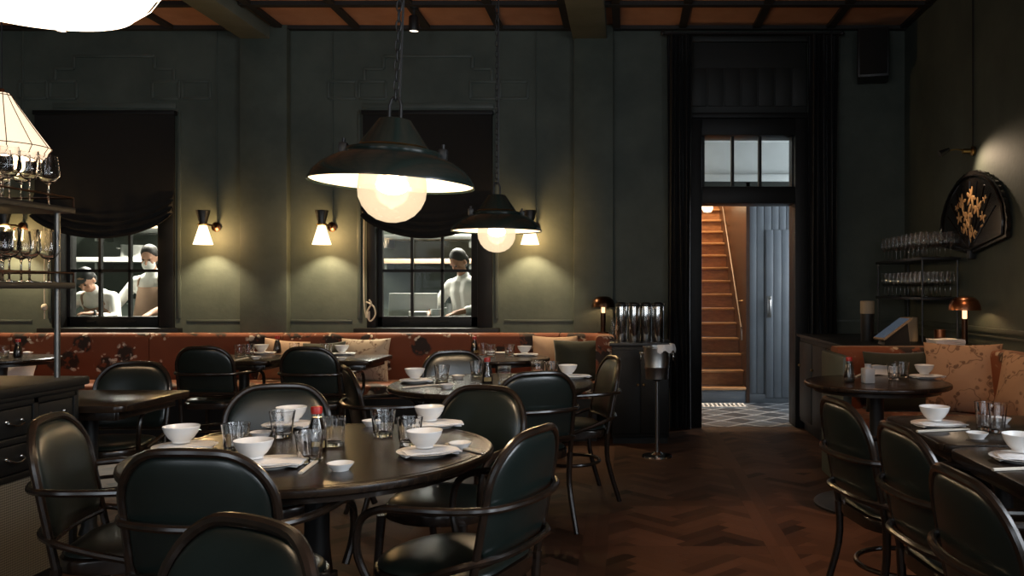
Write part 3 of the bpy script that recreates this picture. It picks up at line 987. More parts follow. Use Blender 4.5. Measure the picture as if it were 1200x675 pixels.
def put_chair(x, y, face, label, group):
    """x, y = middle of the chair's BACK, face = direction it faces"""
    f = Vector((face[0], face[1])).normalized()
    rz = math.atan2(f.y, f.x) - PI / 2
    return chair.put((x + f.x * .265, y + f.y * .265, 0), rz, label, group)


G1, G2 = 'armchairs round the front table', 'armchairs round the middle table'
put_chair(-1.15, 2.28, (.06, 1), 'black leather armchair seen from behind at the near side of the front round table', G1)
put_chair(-.70, 1.53, (-.5, -.85), 'armchair cut off by the bottom edge, its top just under the front table', 'armchairs near the camera')
put_chair(-1.90, 2.86, (.97, .22), 'armchair in profile between the sideboard and the front round table', G1)
put_chair(-1.54, 3.76, (.22, -1), 'armchair facing us behind the soy bottle of the front round table', G1)
put_chair(-.63, 3.70, (-.38, -.9), 'armchair facing us behind the right end of the front round table', G1)
put_chair(-.31, 2.62, (-.92, .34), 'armchair with green back and curved arm at the right of the front round table', G1)
put_chair(-.47, 4.42, (-.42, .9), 'armchair seen from behind at the near side of the middle round table', G2)
put_chair(-.12, 5.42, (-.93, -.30), 'armchair at the right side of the middle round table, beside the wine cooler', G2)
put_chair(-1.19, 5.86, (.42, -.9), 'armchair facing us behind the middle round table', G2)
put_chair(-1.52, 4.72, (.86, .42), 'armchair with slanting curved back at the left of the middle round table', G2)
put_chair(-3.16, 6.38, (0, 1), 'armchair seen from behind at the left square table by the long banquette', 'armchairs facing the long banquette')
put_chair(-2.36, 6.33, (.03, 1), 'armchair seen from behind at the right square table by the long banquette', 'armchairs facing the long banquette')
put_chair(-2.87, 4.96, (.02, -1), 'armchair facing us behind the small square table beside the sideboard', None)
G3 = 'armchairs along the right tables'
put_chair(.84, 3.30, (.98, .16), 'farthest of the three armchairs along the right tables', G3)
put_chair(.875, 2.66, (.99, .1), 'middle of the three armchairs along the right tables', G3)
put_chair(.80, 1.98, (.99, .06), 'nearest of the three armchairs along the right tables', G3)


# ------------------------------------------------------------------ tables
def round_table(x, y, r, base_r, label, group=None):
    t = thing('round_table', label, 'table', (x, y, 0), random.uniform(0, .6), group)
    mb = MB(); mb.lathe([(0, TZ), (r - .035, TZ), (r - .033, TZ - .0018), (r - .029, TZ - .0018), (r - .027, TZ), (r - .01, TZ), (r - .002, TZ - .005), (r, TZ - .014),
                         (r - .002, TZ - .024), (r - .012, TZ - .030), (0, TZ - .030)], n=72)
    mb.build('tabletop', 'table', t, 30)
    mb = MB(); mb.lathe([(0, TZ - .031), (r - .06, TZ - .031), (r - .06, TZ - .055), (r - .09, TZ - .055), (r - .09, TZ - .031)], n=56); mb.build('apron_ring', 'tableedge', t)
    mb = MB(); mb.lathe([(0, TZ - .03), (.16, TZ - .035), (.15, TZ - .05), (.05, TZ - .07), (.042, TZ - .12), (.042, .1), (.055, .05), (0, .05)], n=24); mb.build('pedestal', 'iron', t)
    mb = MB(); mb.lathe([(0, .055), (.06, .05), (.1, .028), (base_r - .03, .02), (base_r, .012), (base_r, 0), (0, 0)], n=48); mb.build('base', 'iron', t)
    return t


def square_table(x0, y0, x1, y1, r, label, group=None, base=.22):
    cx, cy = (x0 + x1) / 2, (y0 + y1) / 2
    t = thing('square_table', label, 'table', (cx, cy, 0), 0, group)
    pl = rrect(x0 - cx, y0 - cy, x1 - cx, y1 - cy, r, 5)
    mb = MB(); mb.prism(pl, TZ - .032, TZ, .006); mb.build('tabletop', 'table', t)
    w, h = (x1 - x0) / 2 - .07, (y1 - y0) / 2 - .07
    mb = MB()
    for s in (-1, 1): mb.box((s * w, 0, TZ - .055), (.022, 2 * h, .045), .003); mb.box((0, s * h, TZ - .055), (2 * w, .022, .045), .003)
    mb.build('apron', 'tableedge', t)
    mb = MB(); mb.lathe([(0, TZ - .033), (.13, TZ - .036), (.12, TZ - .05), (.042, TZ - .07), (.036, .09), (.05, .045), (0, .045)], n=20); mb.build('pedestal', 'iron', t)
    mb = MB(); mb.prism(rrect(-base, -base, base, base, .06, 5), 0, .022, .005); mb.lathe([(0, .05), (.07, .045), (.1, .022), (0, .02)], n=20); mb.build('base', 'iron', t)
    return t


T1 = (-1.065, 2.93); T2 = (-.80, 5.06); T3 = (-1.03, 6.95); T7 = (1.50, 5.13)
round_table(*T1, .60, .30, 'large dark round table set for four in the foreground')
round_table(*T2, .60, .30, 'dark round table in the middle of the room, behind the front one')
round_table(*T3, .40, .24, 'small round table by the long banquette, behind the middle round table')
round_table(*T7, .43, .37, 'small round pedestal table in the corner booth, under the wall fan')
round_table(-5.1, 6.95, .42, .24, 'round table at the far left end of the long banquette')
TG = 'square tables by the long banquette'
square_table(-3.46, 6.62, -2.78, 7.28, .06, 'left square table by the long banquette, with napkins and two glasses', TG)
square_table(-2.68, 6.62, -1.99, 7.28, .06, 'right square table by the long banquette, in front of the floral cushion', TG)
square_table(-3.12, 4.04, -2.39, 4.70, .05, 'bare square table beside the far end of the sideboard')
square_table(1.12, 3.03, 1.86, 3.74, .07, 'square table at right with a bowl and two tall glasses')
square_table(1.115, 2.26, 1.86, 2.99, .07, 'square table cut by the picture edge in front of the middle right armchair')


# ------------------------------------------------------------------ tableware
def vert_mod(n, amp): return lambda t, k: 1 - amp * (.5 + .5 * math.cos(n * t))


def proto_mesh(name, cat, fn, mat, smooth=35.):
    mb = MB(); fn(mb); o = mb.build(name, mat, None, smooth); tag(o, 'x', cat); return Proto(o)


bowl = proto_mesh('rice_bowl', 'bowl', lambda m: m.lathe([(0, .004), (.024, .004), (.025, 0), (.029, 0), (.029, .006), (.041, .017), (.053, .036), (.0595, .055), (.0588, .057), (.057, .055), (.050, .036), (.038, .019), (.024, .010), (0, .008)], n=32), 'porcelain')
plate = proto_mesh('plate', 'plate', lambda m: m.lathe([(0, .002), (.055, .002), (.056, 0), (.062, 0), (.064, .003), (.098, .0125), (.102, .0155), (.1, .0165), (.064, .0075), (0, .0065)], n=40), 'stone')
dish = proto_mesh('sauce_dish', 'dish', lambda m: m.lathe([(0, .003), (.02, .003), (.021, 0), (.025, 0), (.026, .004), (.039, .019), (.0405, .023), (.039, .0235), (.025, .009), (0, .007)], n=28), 'porcelain')


def napkin_shape(m):
    rnd = random.Random(5)

    def layer(x0, y0, x1, y1, z, h, ph):
        def fn(u, v):
            x = x0 + (x1 - x0) * u; y = y0 + (y1 - y0) * v
            wv = .0022 * math.sin(u * 6 + ph) + .0016 * math.sin(v * 8 + ph * 2)
            dr = -.006 * max(0, abs(u - .5) - .3) / .2
            e = .003 * math.sin(u * 11 + ph) if v in (0., 1.) else 0
            return (x, y + e, z + h + wv + dr)
        m.grid(10, 8, fn, (0, 0, -h))
    layer(-.092, -.05, .085, .058, .0015, .005, .3)
    layer(-.085, -.058, .094, .046, .0075, .005, 1.7)


napkin = proto_mesh('napkin', 'napkin', napkin_shape, 'linen', 60)
stick = proto_mesh('chopstick', 'chopstick', lambda m: m.tube([(-.115, 0, .0045), (0, 0, .0045), (.115, 0, .0045)], .003, 6, radii=[.0046, .0044, .003]), 'stick')


def tumbler_proto(name, mat, rt, rb, h, facets, amp):
    mb = MB()
    w = .0028
    prof = [(0, 0), (rb * .92, 0), (rb, .003), (rb + (rt - rb) * .25, h * .3), (rb + (rt - rb) * .6, h * .65), (rt, h - .001), (rt - w * .5, h), (rt - w, h - .001),
            (rb + (rt - rb) * .6 - w, h * .65), (rb + (rt - rb) * .25 - w, h * .3), (rb - w * 1.4, .014), (rb * .5, .011), (0, .011)]
    f = vert_mod(facets, amp)
    mb.lathe(prof, n=48, mod=lambda t, k: f(t, k) if 1 < k < 5 else 1.)
    o = mb.build(name, mat, None, 40); tag(o, 'x', 'glass'); return Proto(o)


tumbler = tumbler_proto('tumbler', 'glass', .047, .036, .098, 9, .05)
ribbed = tumbler_proto('ribbed_tumbler', 'glass', .041, .038, .102, 18, .06)


def soy_proto():
    t = thing('soy_sauce_bottle', 'x', 'bottle')
    k = 1.0
    mb = MB(); mb.lathe([(0, .002), (.026, .002), (.0285, .008), (.0285, .035), (.022, .07), (.0145, .095), (.0145, .1), (0, .1)], n=24); mb.build('sauce', 'soy', t)
    mb = MB(); mb.lathe([(.0286, .0), (.0305, .006), (.0305, .036), (.024, .072), (.0165, .097), (.015, .12)], n=24); mb.build('glass_body', 'bottle', t)
    mb = MB(); mb.lathe([(.0155, .110), (.0172, .111), (.018, .127), (.0165, .131), (.008, .132), (0, .132)], n=20, mod=vert_mod(20, .04)); mb.build('cap', 'red', t)
    mb = MB(); mb.grid(8, 2, lambda u, v: (.0312 * math.cos(-1.57 + (u - .5) * 1.3), .0312 * math.sin(-1.57 + (u - .5) * 1.3), .012 + .02 * v)); mb.build('label', 'paper', t)
    for c_ in t.children: c_.scale = (1.12, 1.12, 1.15)
    return Proto(t)


soy = soy_proto()


def decanter_shape(m):
    m.box((0, 0, .045), (.064, .064, .09), .008)
    m.lathe([(0, .088), (.022, .088), (.018, .096), (.018, .112), (.021, .114), (0, .116)], n=20)


def put(pr, px, py, label, group, z=TZ, dz=0., rot=None):
    p = on_plane(px, py, z); return pr.put((p.x, p.y, z + dz), random.uniform(0, 6) if rot is None else rot, label, group)


def setting(px, py, where, short, rot=0., dish_at=None, sticks=None, bowl_off=(-.01, .0), nap=True, has_bowl=True, nrot=0.):
    p = on_plane(px, py)
    plate.put((p.x, p.y, TZ), 0, 'white plate under a folded napkin ' + where, 'plates on ' + short)
    if nap: napkin.put((p.x + .008, p.y - .004, TZ + .0085), rot + nrot, 'folded white napkin on the plate ' + where, 'napkins on ' + short)
    if has_bowl: bowl.put((p.x + bowl_off[0], p.y + bowl_off[1], TZ + .0255), 0, 'small white bowl on the napkin ' + where, 'bowls on ' + short)


def pair(px0, py0, px1, py1, label, group, gap=.008):
    a, b = on_plane(px0, py0), on_plane(px1, py1)
    rz = math.atan2(b.y - a.y, b.x - a.x); c = (a + b) / 2
    n = Vector((-math.sin(rz), math.cos(rz)))
    for s in (-1, 1): stick.put((c.x + n.x * gap * s / 2, c.y + n.y * gap * s / 2, TZ), rz + s * .012, label, group)


t1 = 'of the front round table'
setting(216, 527, 'at the left seat ' + t1, 'the front table', .25)
setting(318, 546, 'at the near seat ' + t1, 'the front table', .1, bowl_off=(-.055, -.002))
setting(338, 501, 'at the far seat ' + t1, 'the front table', -.2, bowl_off=(.01, .005))
setting(512, 500, 'at the back right seat ' + t1, 'the front table', .3, bowl_off=(-.03, .0))
setting(501, 533, 'at the front right seat ' + t1, 'the front table', .5)
g = 'glasses on the front table'
put(tumbler, 276, 530, 'faceted tumbler beside the left bowl on the front round table', g)
put(tumbler, 331, 512, 'wide tumbler in front of the far bowl on the front round table', g)
put(tumbler, 363, 541, 'tumbler in front of the soy bottle on the front round table', g)
put(ribbed, 391, 522, 'ribbed tumbler right of the soy bottle on the front round table', g)
put(tumbler, 449, 511, 'tumbler at the far side of the front round table', g)
put(tumbler, 480, 521, 'tumbler between the two right bowls on the front round table', g)
put(soy, 371, 528, 'red-capped soy sauce bottle on the front round table', None)
g = 'sauce dishes on the front table'
put(dish, 399, 551, 'small white sauce dish by the chopsticks at the near edge of the front round table', g)
put(dish, 306, 513, 'small sauce dish between the two left tumblers on the front round table', g)
put(dish, 436, 499, 'small sauce dish behind the tumbler at the far side of the front round table', g)
put(dish, 539, 526, 'small sauce dish at the right end of the front round table', g)
pair(344, 562, 382, 533, 'one of two pale chopsticks at the near edge of the front round table', 'chopsticks at the near seat')
pair(224, 535, 284, 531, 'one of two pale chopsticks by the left plate on the front round table', 'chopsticks at the left seat')
pair(528, 523, 561, 531, 'one of two pale chopsticks at the right end of the front round table', 'chopsticks at the right seat')

t2 = 'of the middle round table'
setting(488, 448, 'at the left seat ' + t2, 'the middle table', .1)
setting(672, 443, 'at the right seat ' + t2, 'the middle table', .3, bowl_off=(-.035, 0))
g = 'glasses on the middle table'
put(tumbler, 518, 447, 'tumbler beside the left bowl on the middle round table', g)
put(tumbler, 559, 441, 'tumbler left of the soy bottle on the middle round table', g)
put(ribbed, 591, 449, 'ribbed tumbler right of the soy bottle on the middle round table', g)
put(tumbler, 630, 441, 'left of the two tumblers by the right bowl on the middle round table', g)
put(tumbler, 647, 442, 'right of the two tumblers by the right bowl on the middle round table', g)
put(soy, 571, 449, 'red-capped soy sauce bottle on the middle round table', None)
g = 'sauce dishes on the middle table'
put(dish, 524, 455, 'small sauce dish by the chopsticks on the middle round table', g)
put(dish, 537, 444, 'small sauce dish between the tumblers on the middle round table', g)
put(dish, 606, 447, 'small sauce dish right of the ribbed tumbler on the middle round table', g)
pair(474, 455, 512, 452, 'one of two pale chopsticks at the left edge of the middle round table', 'chopsticks on the middle table')
put(napkin, 582, 458, 'folded napkin lying in front of the soy bottle on the middle round table', None, rot=.6)

t3 = 'of the small table by the long banquette'
setting(616, 417, 'on the small table by the long banquette', 'the small banquette table', .1)
put(soy, 556, 415, 'red-capped soy sauce bottle on the small table by the long banquette', None)
g = 'glasses on the small banquette table'
put(ribbed, 566, 416, 'left ribbed tumbler on the small table by the long banquette', g)
put(ribbed, 575, 418, 'right ribbed tumbler on the small table by the long banquette', g)
put(tumbler, 597, 417, 'tumbler beside the plate on the small table by the long banquette', g)
put(napkin, 584, 414, 'folded white napkin between the glasses on the small banquette table', None, rot=.1)

t4 = 'of the left square table'
setting(308, 415, 'on the left square banquette table', 'the left square table', .2)
g = 'glasses on the left square table'
put(tumbler, 281, 418, 'left one of two tumblers on the left square banquette table', g)
put(tumbler, 292, 417, 'right one of two tumblers on the left square banquette table', g)
put(dish, 300, 421, 'small sauce dish on the left square banquette table', None)
pair(275, 423, 292, 419.5, 'one of a pair of chopsticks on the left square banquette table', 'chopsticks on the left square table')
put(soy, 325, 414, 'red-capped soy sauce bottle at the right end of the left square banquette table', None)
setting(402, 416, 'on the right square banquette table', 'the right square table', .2)
g = 'glasses on the right square table'
put(ribbed, 345, 416, 'ribbed tumbler at the left of the right square banquette table', g)
put(tumbler, 383, 417, 'tumbler beside the bowl on the right square banquette table', g)
put(dish, 400, 422, 'small sauce dish on the right square banquette table', None)

put(soy, 21, 419, 'red-capped soy sauce bottle on the far left round table', None)
put(tumbler, 4, 419, 'tumbler on the far left round table', None)
put(napkin, 22, 414, 'folded white napkin behind the soy bottle on the far left table', None, rot=.3)

setting(1085, 443, 'on the corner booth table', 'the corner booth table', .2)
put(soy, 995, 448, 'red-capped soy sauce bottle on the corner booth table', None)
dc = MB(); decanter_shape(dc); dc = dc.build('square_glass_flask', 'frost'); p = on_plane(1017, 449); dc.location = p; dc.rotation_euler = (0, 0, .2)
tag(dc, 'square glass flask beside the soy bottle on the corner booth table', 'flask')
g = 'glasses on the corner booth table'
put(tumbler, 1048, 445, 'left of two tumblers by the plate on the corner booth table', g)
put(tumbler, 1057, 442, 'right of two tumblers by the plate on the corner booth table', g)
mb = MB()
mb.grid(10, 4, lambda u, v: (-.075 + .15 * u, .03 * math.sin(v * PI) * .3, .004 + .06 * v + .003 * math.sin(u * 7)), (0, .03, 0))
o = mb.build('napkin', 'linen', None, 60); p = on_plane(1036, 440); o.location = p; o.rotation_euler = (0, 0, .1)
tag(o, 'standing folded white napkin behind the flask on the corner booth table', 'napkin')
pair(1003, 442, 1012, 438, 'one of a pair of chopsticks behind the flask on the corner booth table', 'chopsticks on the corner booth table')

t8 = 'on the right table with two tall glasses'
setting(1098, 500, t8, 'the right table', .15)
tall = tumbler_proto('tall_tumbler', 'glass', .036, .026, .112, 9, .05)
put(tall, 1153, 504, 'left one of two tall glasses on the right square table', 'tall glasses on the right table')
put(tall, 1169, 507, 'right one of two tall glasses on the right square table', 'tall glasses on the right table')
g = 'sauce dishes on the right table'
put(dish, 1145, 514, 'small sauce dish in front of the tall glasses on the right table', g)
put(dish, 1173, 496, 'small sauce dish behind the tall glasses on the right table', g)
pair(1072, 507, 1138, 504, 'one of a pair of pale chopsticks in front of the plate on the right table', 'chopsticks on the right table')
setting(1198, 540, 'on the table cut by the picture edge', 'the cut-off right table', -.15, bowl_off=(.01, .03))
pair(1168, 552, 1238, 549, 'one of two pale chopsticks on the table cut by the picture edge', 'chopsticks on the cut-off right table')


# ------------------------------------------------------------------ banquettes
def seat_seg(name, mat, pts, z0, z1, w, parent, bev=.03):
    """upholstered slab following a plan path: w = (offset left, offset right)"""
    P = [Vector((x, y)) for x, y in pts]
    n = len(P); mb = MB()
    prof = rrect(w[0], z0, w[1], z1, bev, 4)
    rings = []
    for i in range(n):
        t = (P[min(i + 1, n - 1)] - P[max(i - 1, 0)]).normalized(); nn = Vector((-t.y, t.x))
        rings.append([mb.bm.verts.new((P[i].x + nn.x * u, P[i].y + nn.y * u, v)) for u, v in prof])
    for a, b in zip(rings, rings[1:]):
        for k in range(len(prof)):
            j = (k + 1) % len(prof); mb.bm.faces.new((a[k], b[k], b[j], a[j]))
    mb.bm.faces.new(rings[0]); mb.bm.faces.new(list(reversed(rings[-1])))
    return mb.build(name, mat, parent, 40)


bq = thing('banquette', 'long rust floral velvet banquette along the back wall under the kitchen windows', 'banquette', (0, 0, 0))
cuts = [-7.1, -5.62, -4.36, -3.14, -2.3, -1.42, -.62]
for a, b in zip(cuts, cuts[1:]):
    seat_seg('back_cushion', 'velvet', [(a + .004, 7.87), ((a + b) / 2, 7.87), (b - .004, 7.87)], .44, .895, (-.09, .09), bq, .035)
    seat_seg('seat_cushion', 'velvet', [(a + .004, 7.53), ((a + b) / 2, 7.53), (b - .004, 7.53)], .36, .475, (-.27, .27), bq, .03)
arc = [(-.61, 7.87), (-.42, 7.86), (-.3, 7.82), (-.22, 7.73), (-.19, 7.59), (-.19, 7.32)]
seat_seg('end_return', 'velvet', [tuple(v)[:2] for v in crom([(x, y, 0) for x, y in arc], 4)], .30, .895, (-.08, .08), bq, .035)
seat_seg('seat_cushion', 'velvet', [(-.61, 7.53), (-.45, 7.53), (-.28, 7.53)], .36, .475, (-.27, .25), bq, .03)
MB().span((-7.1, 7.29, 0), (-.26, 7.95, .36)).build('plinth', 'black', bq)

b2 = thing('banquette', 'curved rust velvet corner booth seat at the right wall', 'banquette', (0, 0, 0))
bp = [(1.46, 6.02), (1.9, 6.03), (2.2, 5.99), (2.38, 5.88), (2.47, 5.68), (2.49, 5.4), (2.49, 5.0)]
bp = [tuple(v)[:2] for v in crom([(x, y, 0) for x, y in bp], 4)]
seat_seg('back_cushion', 'velvetR', bp, .40, .893, (-.09, .09), b2, .04)
for a, b in ((4.995, 3.9), (3.89, 2.8), (2.79, 1.2)):
    seat_seg('back_cushion', 'velvetR', [(2.49, a), (2.49, (a + b) / 2), (2.49, b)], .40, .893, (-.09, .09), b2, .04)
sp = [(1.48, 5.66), (1.75, 5.665), (1.95, 5.62), (2.08, 5.52), (2.135, 5.36), (2.14, 5.0), (2.14, 3.2), (2.14, 1.2)]
seat_seg('seat_cushion', 'velvetR', [tuple(v)[:2] for v in crom([(x, y, 0) for x, y in sp], 4)], .35, .47, (-.24, .27), b2, .03)
seat_seg('plinth', 'black', [tuple(v)[:2] for v in crom([(x, y, 0) for x, y in sp], 4)], 0, .35, (-.19, .4), b2, .01)
MB().span((1.39, 5.5, 0), (1.45, 6.11, .86), .01).build('end_panel', 'trim', b2)


def cushion(w, h, th, mat, loc, rot, label, group=None):
    ol = []
    for i in range(40):
        t = 2 * PI * i / 40
        q = 1.0 / max(abs(math.cos(t)), abs(math.sin(t)))
        k = .93 + .07 * (abs(math.sin(2 * t)) ** .0 if False else (q - 1) / .414)
        ol.append((w / 2 * math.cos(t) * q * k, h / 2 * math.sin(t) * q * k))
    mb = MB(); mb.pad(ol, th / 2, th / 2, lambda u, v, d: (u, d, v), steps=(1, .97, .9, .78, .6, .4, .2), power=2.)
    o = mb.build('cushion', mat, None, 80); o.location = loc; o.rotation_euler = rot
    return tag(o, label, 'cushion', group)


def lean(px, py_top, d, w, h): return (X_at(px, d), d, Z_at(py_top, d) - h / 2)


CG = 'cushions on the long banquette'
cushion(.44, .40, .13, 'cushfloral', (-2.36, 7.68, .66), (-.25, 0, .05), 'cream floral cushion on the banquette behind the right square table', CG)
cushion(.40, .38, .12, 'cushbeige', (-3.08, 7.66, .66), (-.28, .1, .1), 'beige cushion on the banquette behind the left square table', CG)
cushion(.40, .38, .12, 'cushgreen', (-2.72, 7.62, .64), (-.28, -.05, -.1), 'dark green cushion between the beige and the floral banquette cushions', CG)
cushion(.42, .40, .12, 'cushbeige', (-.66, 7.72, .68), (-.22, .0, -.1), 'beige cushion at the right end of the long banquette', CG)
cushion(.46, .36, .13, 'cushgreen', (-.42, 7.52, .675), (-.25, 0, .1), 'dark green cushion in front of the beige one at the banquette end', CG)
cushion(.42, .30, .12, 'linen', (-5.44, 7.52, .545), (-.35, 0, .1), 'white cushion behind the far left round table', CG)
cushion(.50, .48, .15, 'cushpeach', (2.24, 5.70, .70), (-.22, 0, -.38), 'large peach cushion with brown vine print in the corner booth', 'cushions in the corner booth')
cushion(.46, .42, .13, 'cushgreen', (1.84, 5.80, .665), (-.2, 0, .0), 'dark green cushion behind the corner booth table', 'cushions in the corner booth')
cushion(.46, .46, .14, 'cushpeach', (2.34, 5.08, .69), (-.22, 0, -1.45), 'peach printed cushion at the picture edge against the right wall seat', 'cushions in the corner booth')


# ------------------------------------------------------------------ pendant lamps
def pendant_proto():
    t = thing('pendant_lamp', 'x', 'lamp')
    outer = [(.282, -.004), (.281, .006), (.268, .030), (.245, .054), (.21, .078), (.175, .094), (.155, .101)]
    mb = MB(); mb.lathe(outer + [(.154, .098), (.174, .090), (.208, .074), (.242, .050), (.264, .027), (.277, .004)], n=64, closed=True); mb.build('shade', 'enamel', t, 40)
    mb = MB(); mb.lathe([(.276, .003), (.2635, .0265), (.2415, .0495), (.2075, .0735), (.1735, .0895), (.125, .1), (.1, .1)], n=64); mb.build('reflector', 'enamelw', t, 60)
    mb = MB(); mb.lathe([(.1, .099), (.160, .099), (.163, .105), (.160, .113), (.138, .118), (.122, .122), (.118, .130), (.085, .178), (.062, .212), (.055, .222), (.03, .228), (0, .229)], n=48); mb.build('housing', 'enamel', t, 40)
    mb = MB(); mb.lathe([(.120, .119), (.1245, .123), (.120, .127)], n=48); mb.build('collar', 'brass', t)
    for a in (.2, PI + .2):
        mb = MB(); mb.box((.168 * math.cos(a), .168 * math.sin(a), .112), (.03, .026, .04), .005); mb.tube([(.168 * math.cos(a), .168 * math.sin(a), .13), (.168 * math.cos(a), .168 * math.sin(a), .148)], .006, 8); mb.build('clamp', 'iron', t)
    rib = vert_mod(40, .02)
    mb = MB(); mb.lathe([(.075, .085), (.1, .055), (.114, .02), (.118, -.015), (.114, -.05), (.1, -.082), (.078, -.108), (.05, -.126), (.02, -.134), (0, -.135)], n=80, mod=lambda q, k: rib(q, k) if k < 6 else 1.); mb.build('globe', 'globe', t, 70)
    mb = MB(); mb.ball((0, 0, -.005), .045, (1.25, 1.25, .75)); mb.tube([(0, 0, .02), (0, 0, .09)], .02, 12); mb.build('bulb', 'bulb', t, 80)
    mb = MB()
    for s in (-1, 1): mb.tube([(s * .02, 0, .222), (s * .02, 0, .275)], .006, 8)
    mb.tube(crom([(-.02, 0, .27), (-.012, 0, .295), (0, 0, .3), (.012, 0, .295), (.02, 0, .27)], 4), .006, 8); mb.build('yoke', 'iron', t)
    mb = MB()
    z = .292; k = 0
    while z < CZ - 1.66 - .04:
        ring = []
        for q in range(12):
            a = 2 * PI * q / 12
            u, v = .0085 * math.cos(a), .021 * math.sin(a)
            ring.append((u, 0, z + .017 + v) if k % 2 else (0, u, z + .017 + v))
        mb.tube(ring, .0028, 5, closed=True)
        z += .0345; k += 1
    mb.build('chain', 'iron', t)
    mb = MB(); mb.tube([(.012, .006, .3), (.013, .004, CZ - 1.66 - .02)], .004, 6); mb.build('cord', 'iron', t)
    mb = MB(); mb.lathe([(0, CZ - 1.66 - .05), (.03, CZ - 1.66 - .05), (.055, CZ - 1.66 - .02), (.06, CZ - 1.66), (0, CZ - 1.66)], n=24); mb.build('ceiling_rose', 'iron', t)
    return Proto(t)


pend = pendant_proto()
PG = 'industrial pendant lamps'
P1 = (-.817, 2.97, 1.66); P2 = (-.815, 5.33, 1.66)
a = pend.put(P1, .0, 'large dark green industrial pendant lamp hanging over the front round table', PG)
a.rotation_euler = (0, math.radians(2.2), 0)
pend.put(P2, .3, 'dark green industrial pendant lamp farther back over the middle round table', PG)
for P_, e in ((P1, 80.), (P2, 70.)):
    lamp('POINT', 'pendant_light', (P_[0], P_[1], P_[2] - .02), e, (1, .76, .52), .06)


# sconces
def sconce_proto():
    t = thing('wall_sconce', 'x', 'lamp')
    mb = MB(); mb.lathe([(.030, 0), (.086, -.185), (.083, -.185), (.027, 0)], n=28, closed=True); mb.build('glass_shade', 'sconceglass', t, 40)
    mb = MB(); mb.lathe([(0, -.004), (.028, -.004), (.036, .0), (.033, .01), (.062, .128), (.06, .13), (.0, .12)], n=28); mb.build('upper_cone', 'iron', t, 40)
    mb = MB(); mb.lathe([(.034, -.012), (.046, -.008), (.046, .006), (.034, .01)], n=28); mb.build('collar', 'brass', t)
    mb = MB(); mb.tube(crom([(0, .04, .0), (.03, .1, .0), (.03, .17, -.01)], 4), .009, 8); mb.lathe([(0, 0), (.042, .0), (.045, .012), (.02, .022), (0, .022)], c=(.03, .198, -.01), n=20, rot=RX(PI / 2)); mb.build('wall_arm', 'darkcopper', t)
    mb = MB(); mb.tube([(.035, .192, 0.02), (.035, .192, 1.95)], .006, 6); mb.build('conduit', 'trim', t)
    return Proto(t)


scn = sconce_proto()
SG = 'wall sconces'
for px, lb in ((238, 'glowing cone wall sconce just right of the kitchen window by the glass rack'), (377, 'glowing cone wall sconce just left of the middle kitchen window'),
               (621, 'glowing cone wall sconce partly hidden behind the farther pendant lamp'), (5, 'wall sconce half hidden behind the rack of wine glasses')):
    d = YB - .2
    x = X_at(px, d)
    scn.put((x, d, Z_at(263, d)), 0, lb, SG)
    lamp('POINT', 'sconce_light', (x, d, Z_at(263, d) - .10), 46., (1, .74, .44), .02)


# lanterns
def lantern(name, r, loc, mat, label, drop, n=12, wire=.0022):
    t = thing(name, label, 'lamp', loc, .2, 'ribbed cloth lanterns')
    prof = [(.16 * r, 1.10 * r), (.20 * r, 1.05 * r), (.36 * r, .78 * r), (.66 * r, .32 * r), (1.0 * r, -.18 * r), (.90 * r, -.34 * r), (.76 * r, -.46 * r), (.70 * r, -.47 * r)]
    mod = lambda a, k: 1 - .02 * abs(math.cos(n / 2 * a))
    mb = MB(); mb.lathe(prof, n=96, mod=mod); mb.build('shade', mat, t, 50)
    mb = MB()
    for i in range(n):
        a = 2 * PI * i / n
        mb.tube([(q * 1.004 * math.cos(a), q * 1.004 * math.sin(a), z) for q, z in prof[:7]], wire, 5)
    for q, z in (prof[4], prof[6], prof[1]):
        mb.tube([(q * 1.004 * math.cos(k * PI / 24), q * 1.004 * math.sin(k * PI / 24), z) for k in range(48)], wire * 1.2, 5, closed=True)
    mb.build('wire_frame', 'darkcopper' if wire > .001 else mat, t)
    mb = MB(); mb.lathe([(0, 1.22 * r), (.05 * r, 1.2 * r), (.07 * r, 1.1 * r), (.16 * r, 1.09 * r), (0, 1.08 * r)], n=20); mb.build('finial', 'copper', t)
    mb = MB(); mb.tube([(0, 0, 1.2 * r), (0, 0, drop)], .004, 6); mb.build('cord', 'iron', t)
    return t


lantern('lantern_lamp', .225, (X_at(2, 4.6), 4.6, Z_at(163, 4.6) + .0), 'lantern', 'small ribbed cloth lantern hanging above the wine glass rack', CZ - Z_at(163, 4.6))
lantern('lantern_lamp', .225, (X_at(36, 1.62), 1.62, Z_at(36, 1.62) + .155), 'lanternbig', 'large bright lantern cut off by the top left picture corner', CZ - Z_at(36, 1.62) - .155, wire=.0008)
lamp('POINT', 'lantern_light', (X_at(2, 4.6), 4.6, Z_at(163, 4.6) - .14), 8., (1, .68, .4), .1)

# ceiling spots
def spot_fix(px, py, label, tgt, power, spotdeg=60):
    d = 7.4
    x, z = X_at(px, d), CZ
    t = thing('ceiling_spotlight', label, 'spotlight', (x, d, z - .034), 0, 'ceiling spotlights')
    mb = MB(); mb.tube([(0, 0, .0), (0, 0, -.09)], .012, 8); mb.lathe([(0, -.01), (.04, -.01), (.04, .0), (0, .004)], n=20); mb.build('stem', 'dark', t)
    mb = MB(); mb.lathe([(0, -.07), (.036, -.07), (.042, -.08), (.046, -.2), (.044, -.205), (.04, -.2), (.036, -.19), (0, -.188)], n=24); mb.build('can', 'dark', t)
    mb = MB(); mb.lathe([(0, -.191), (.038, -.191), (.038, -.197), (0, -.197)], n=24); mb.build('lens', emat('spot_lens', (1, .8, .6), 2.5), t)
    if power: lamp('SPOT', 'spot_light', (x, d, z - .25), power, (1, .72, .45), .04, spot=spotdeg, blend=.7, target=tgt)


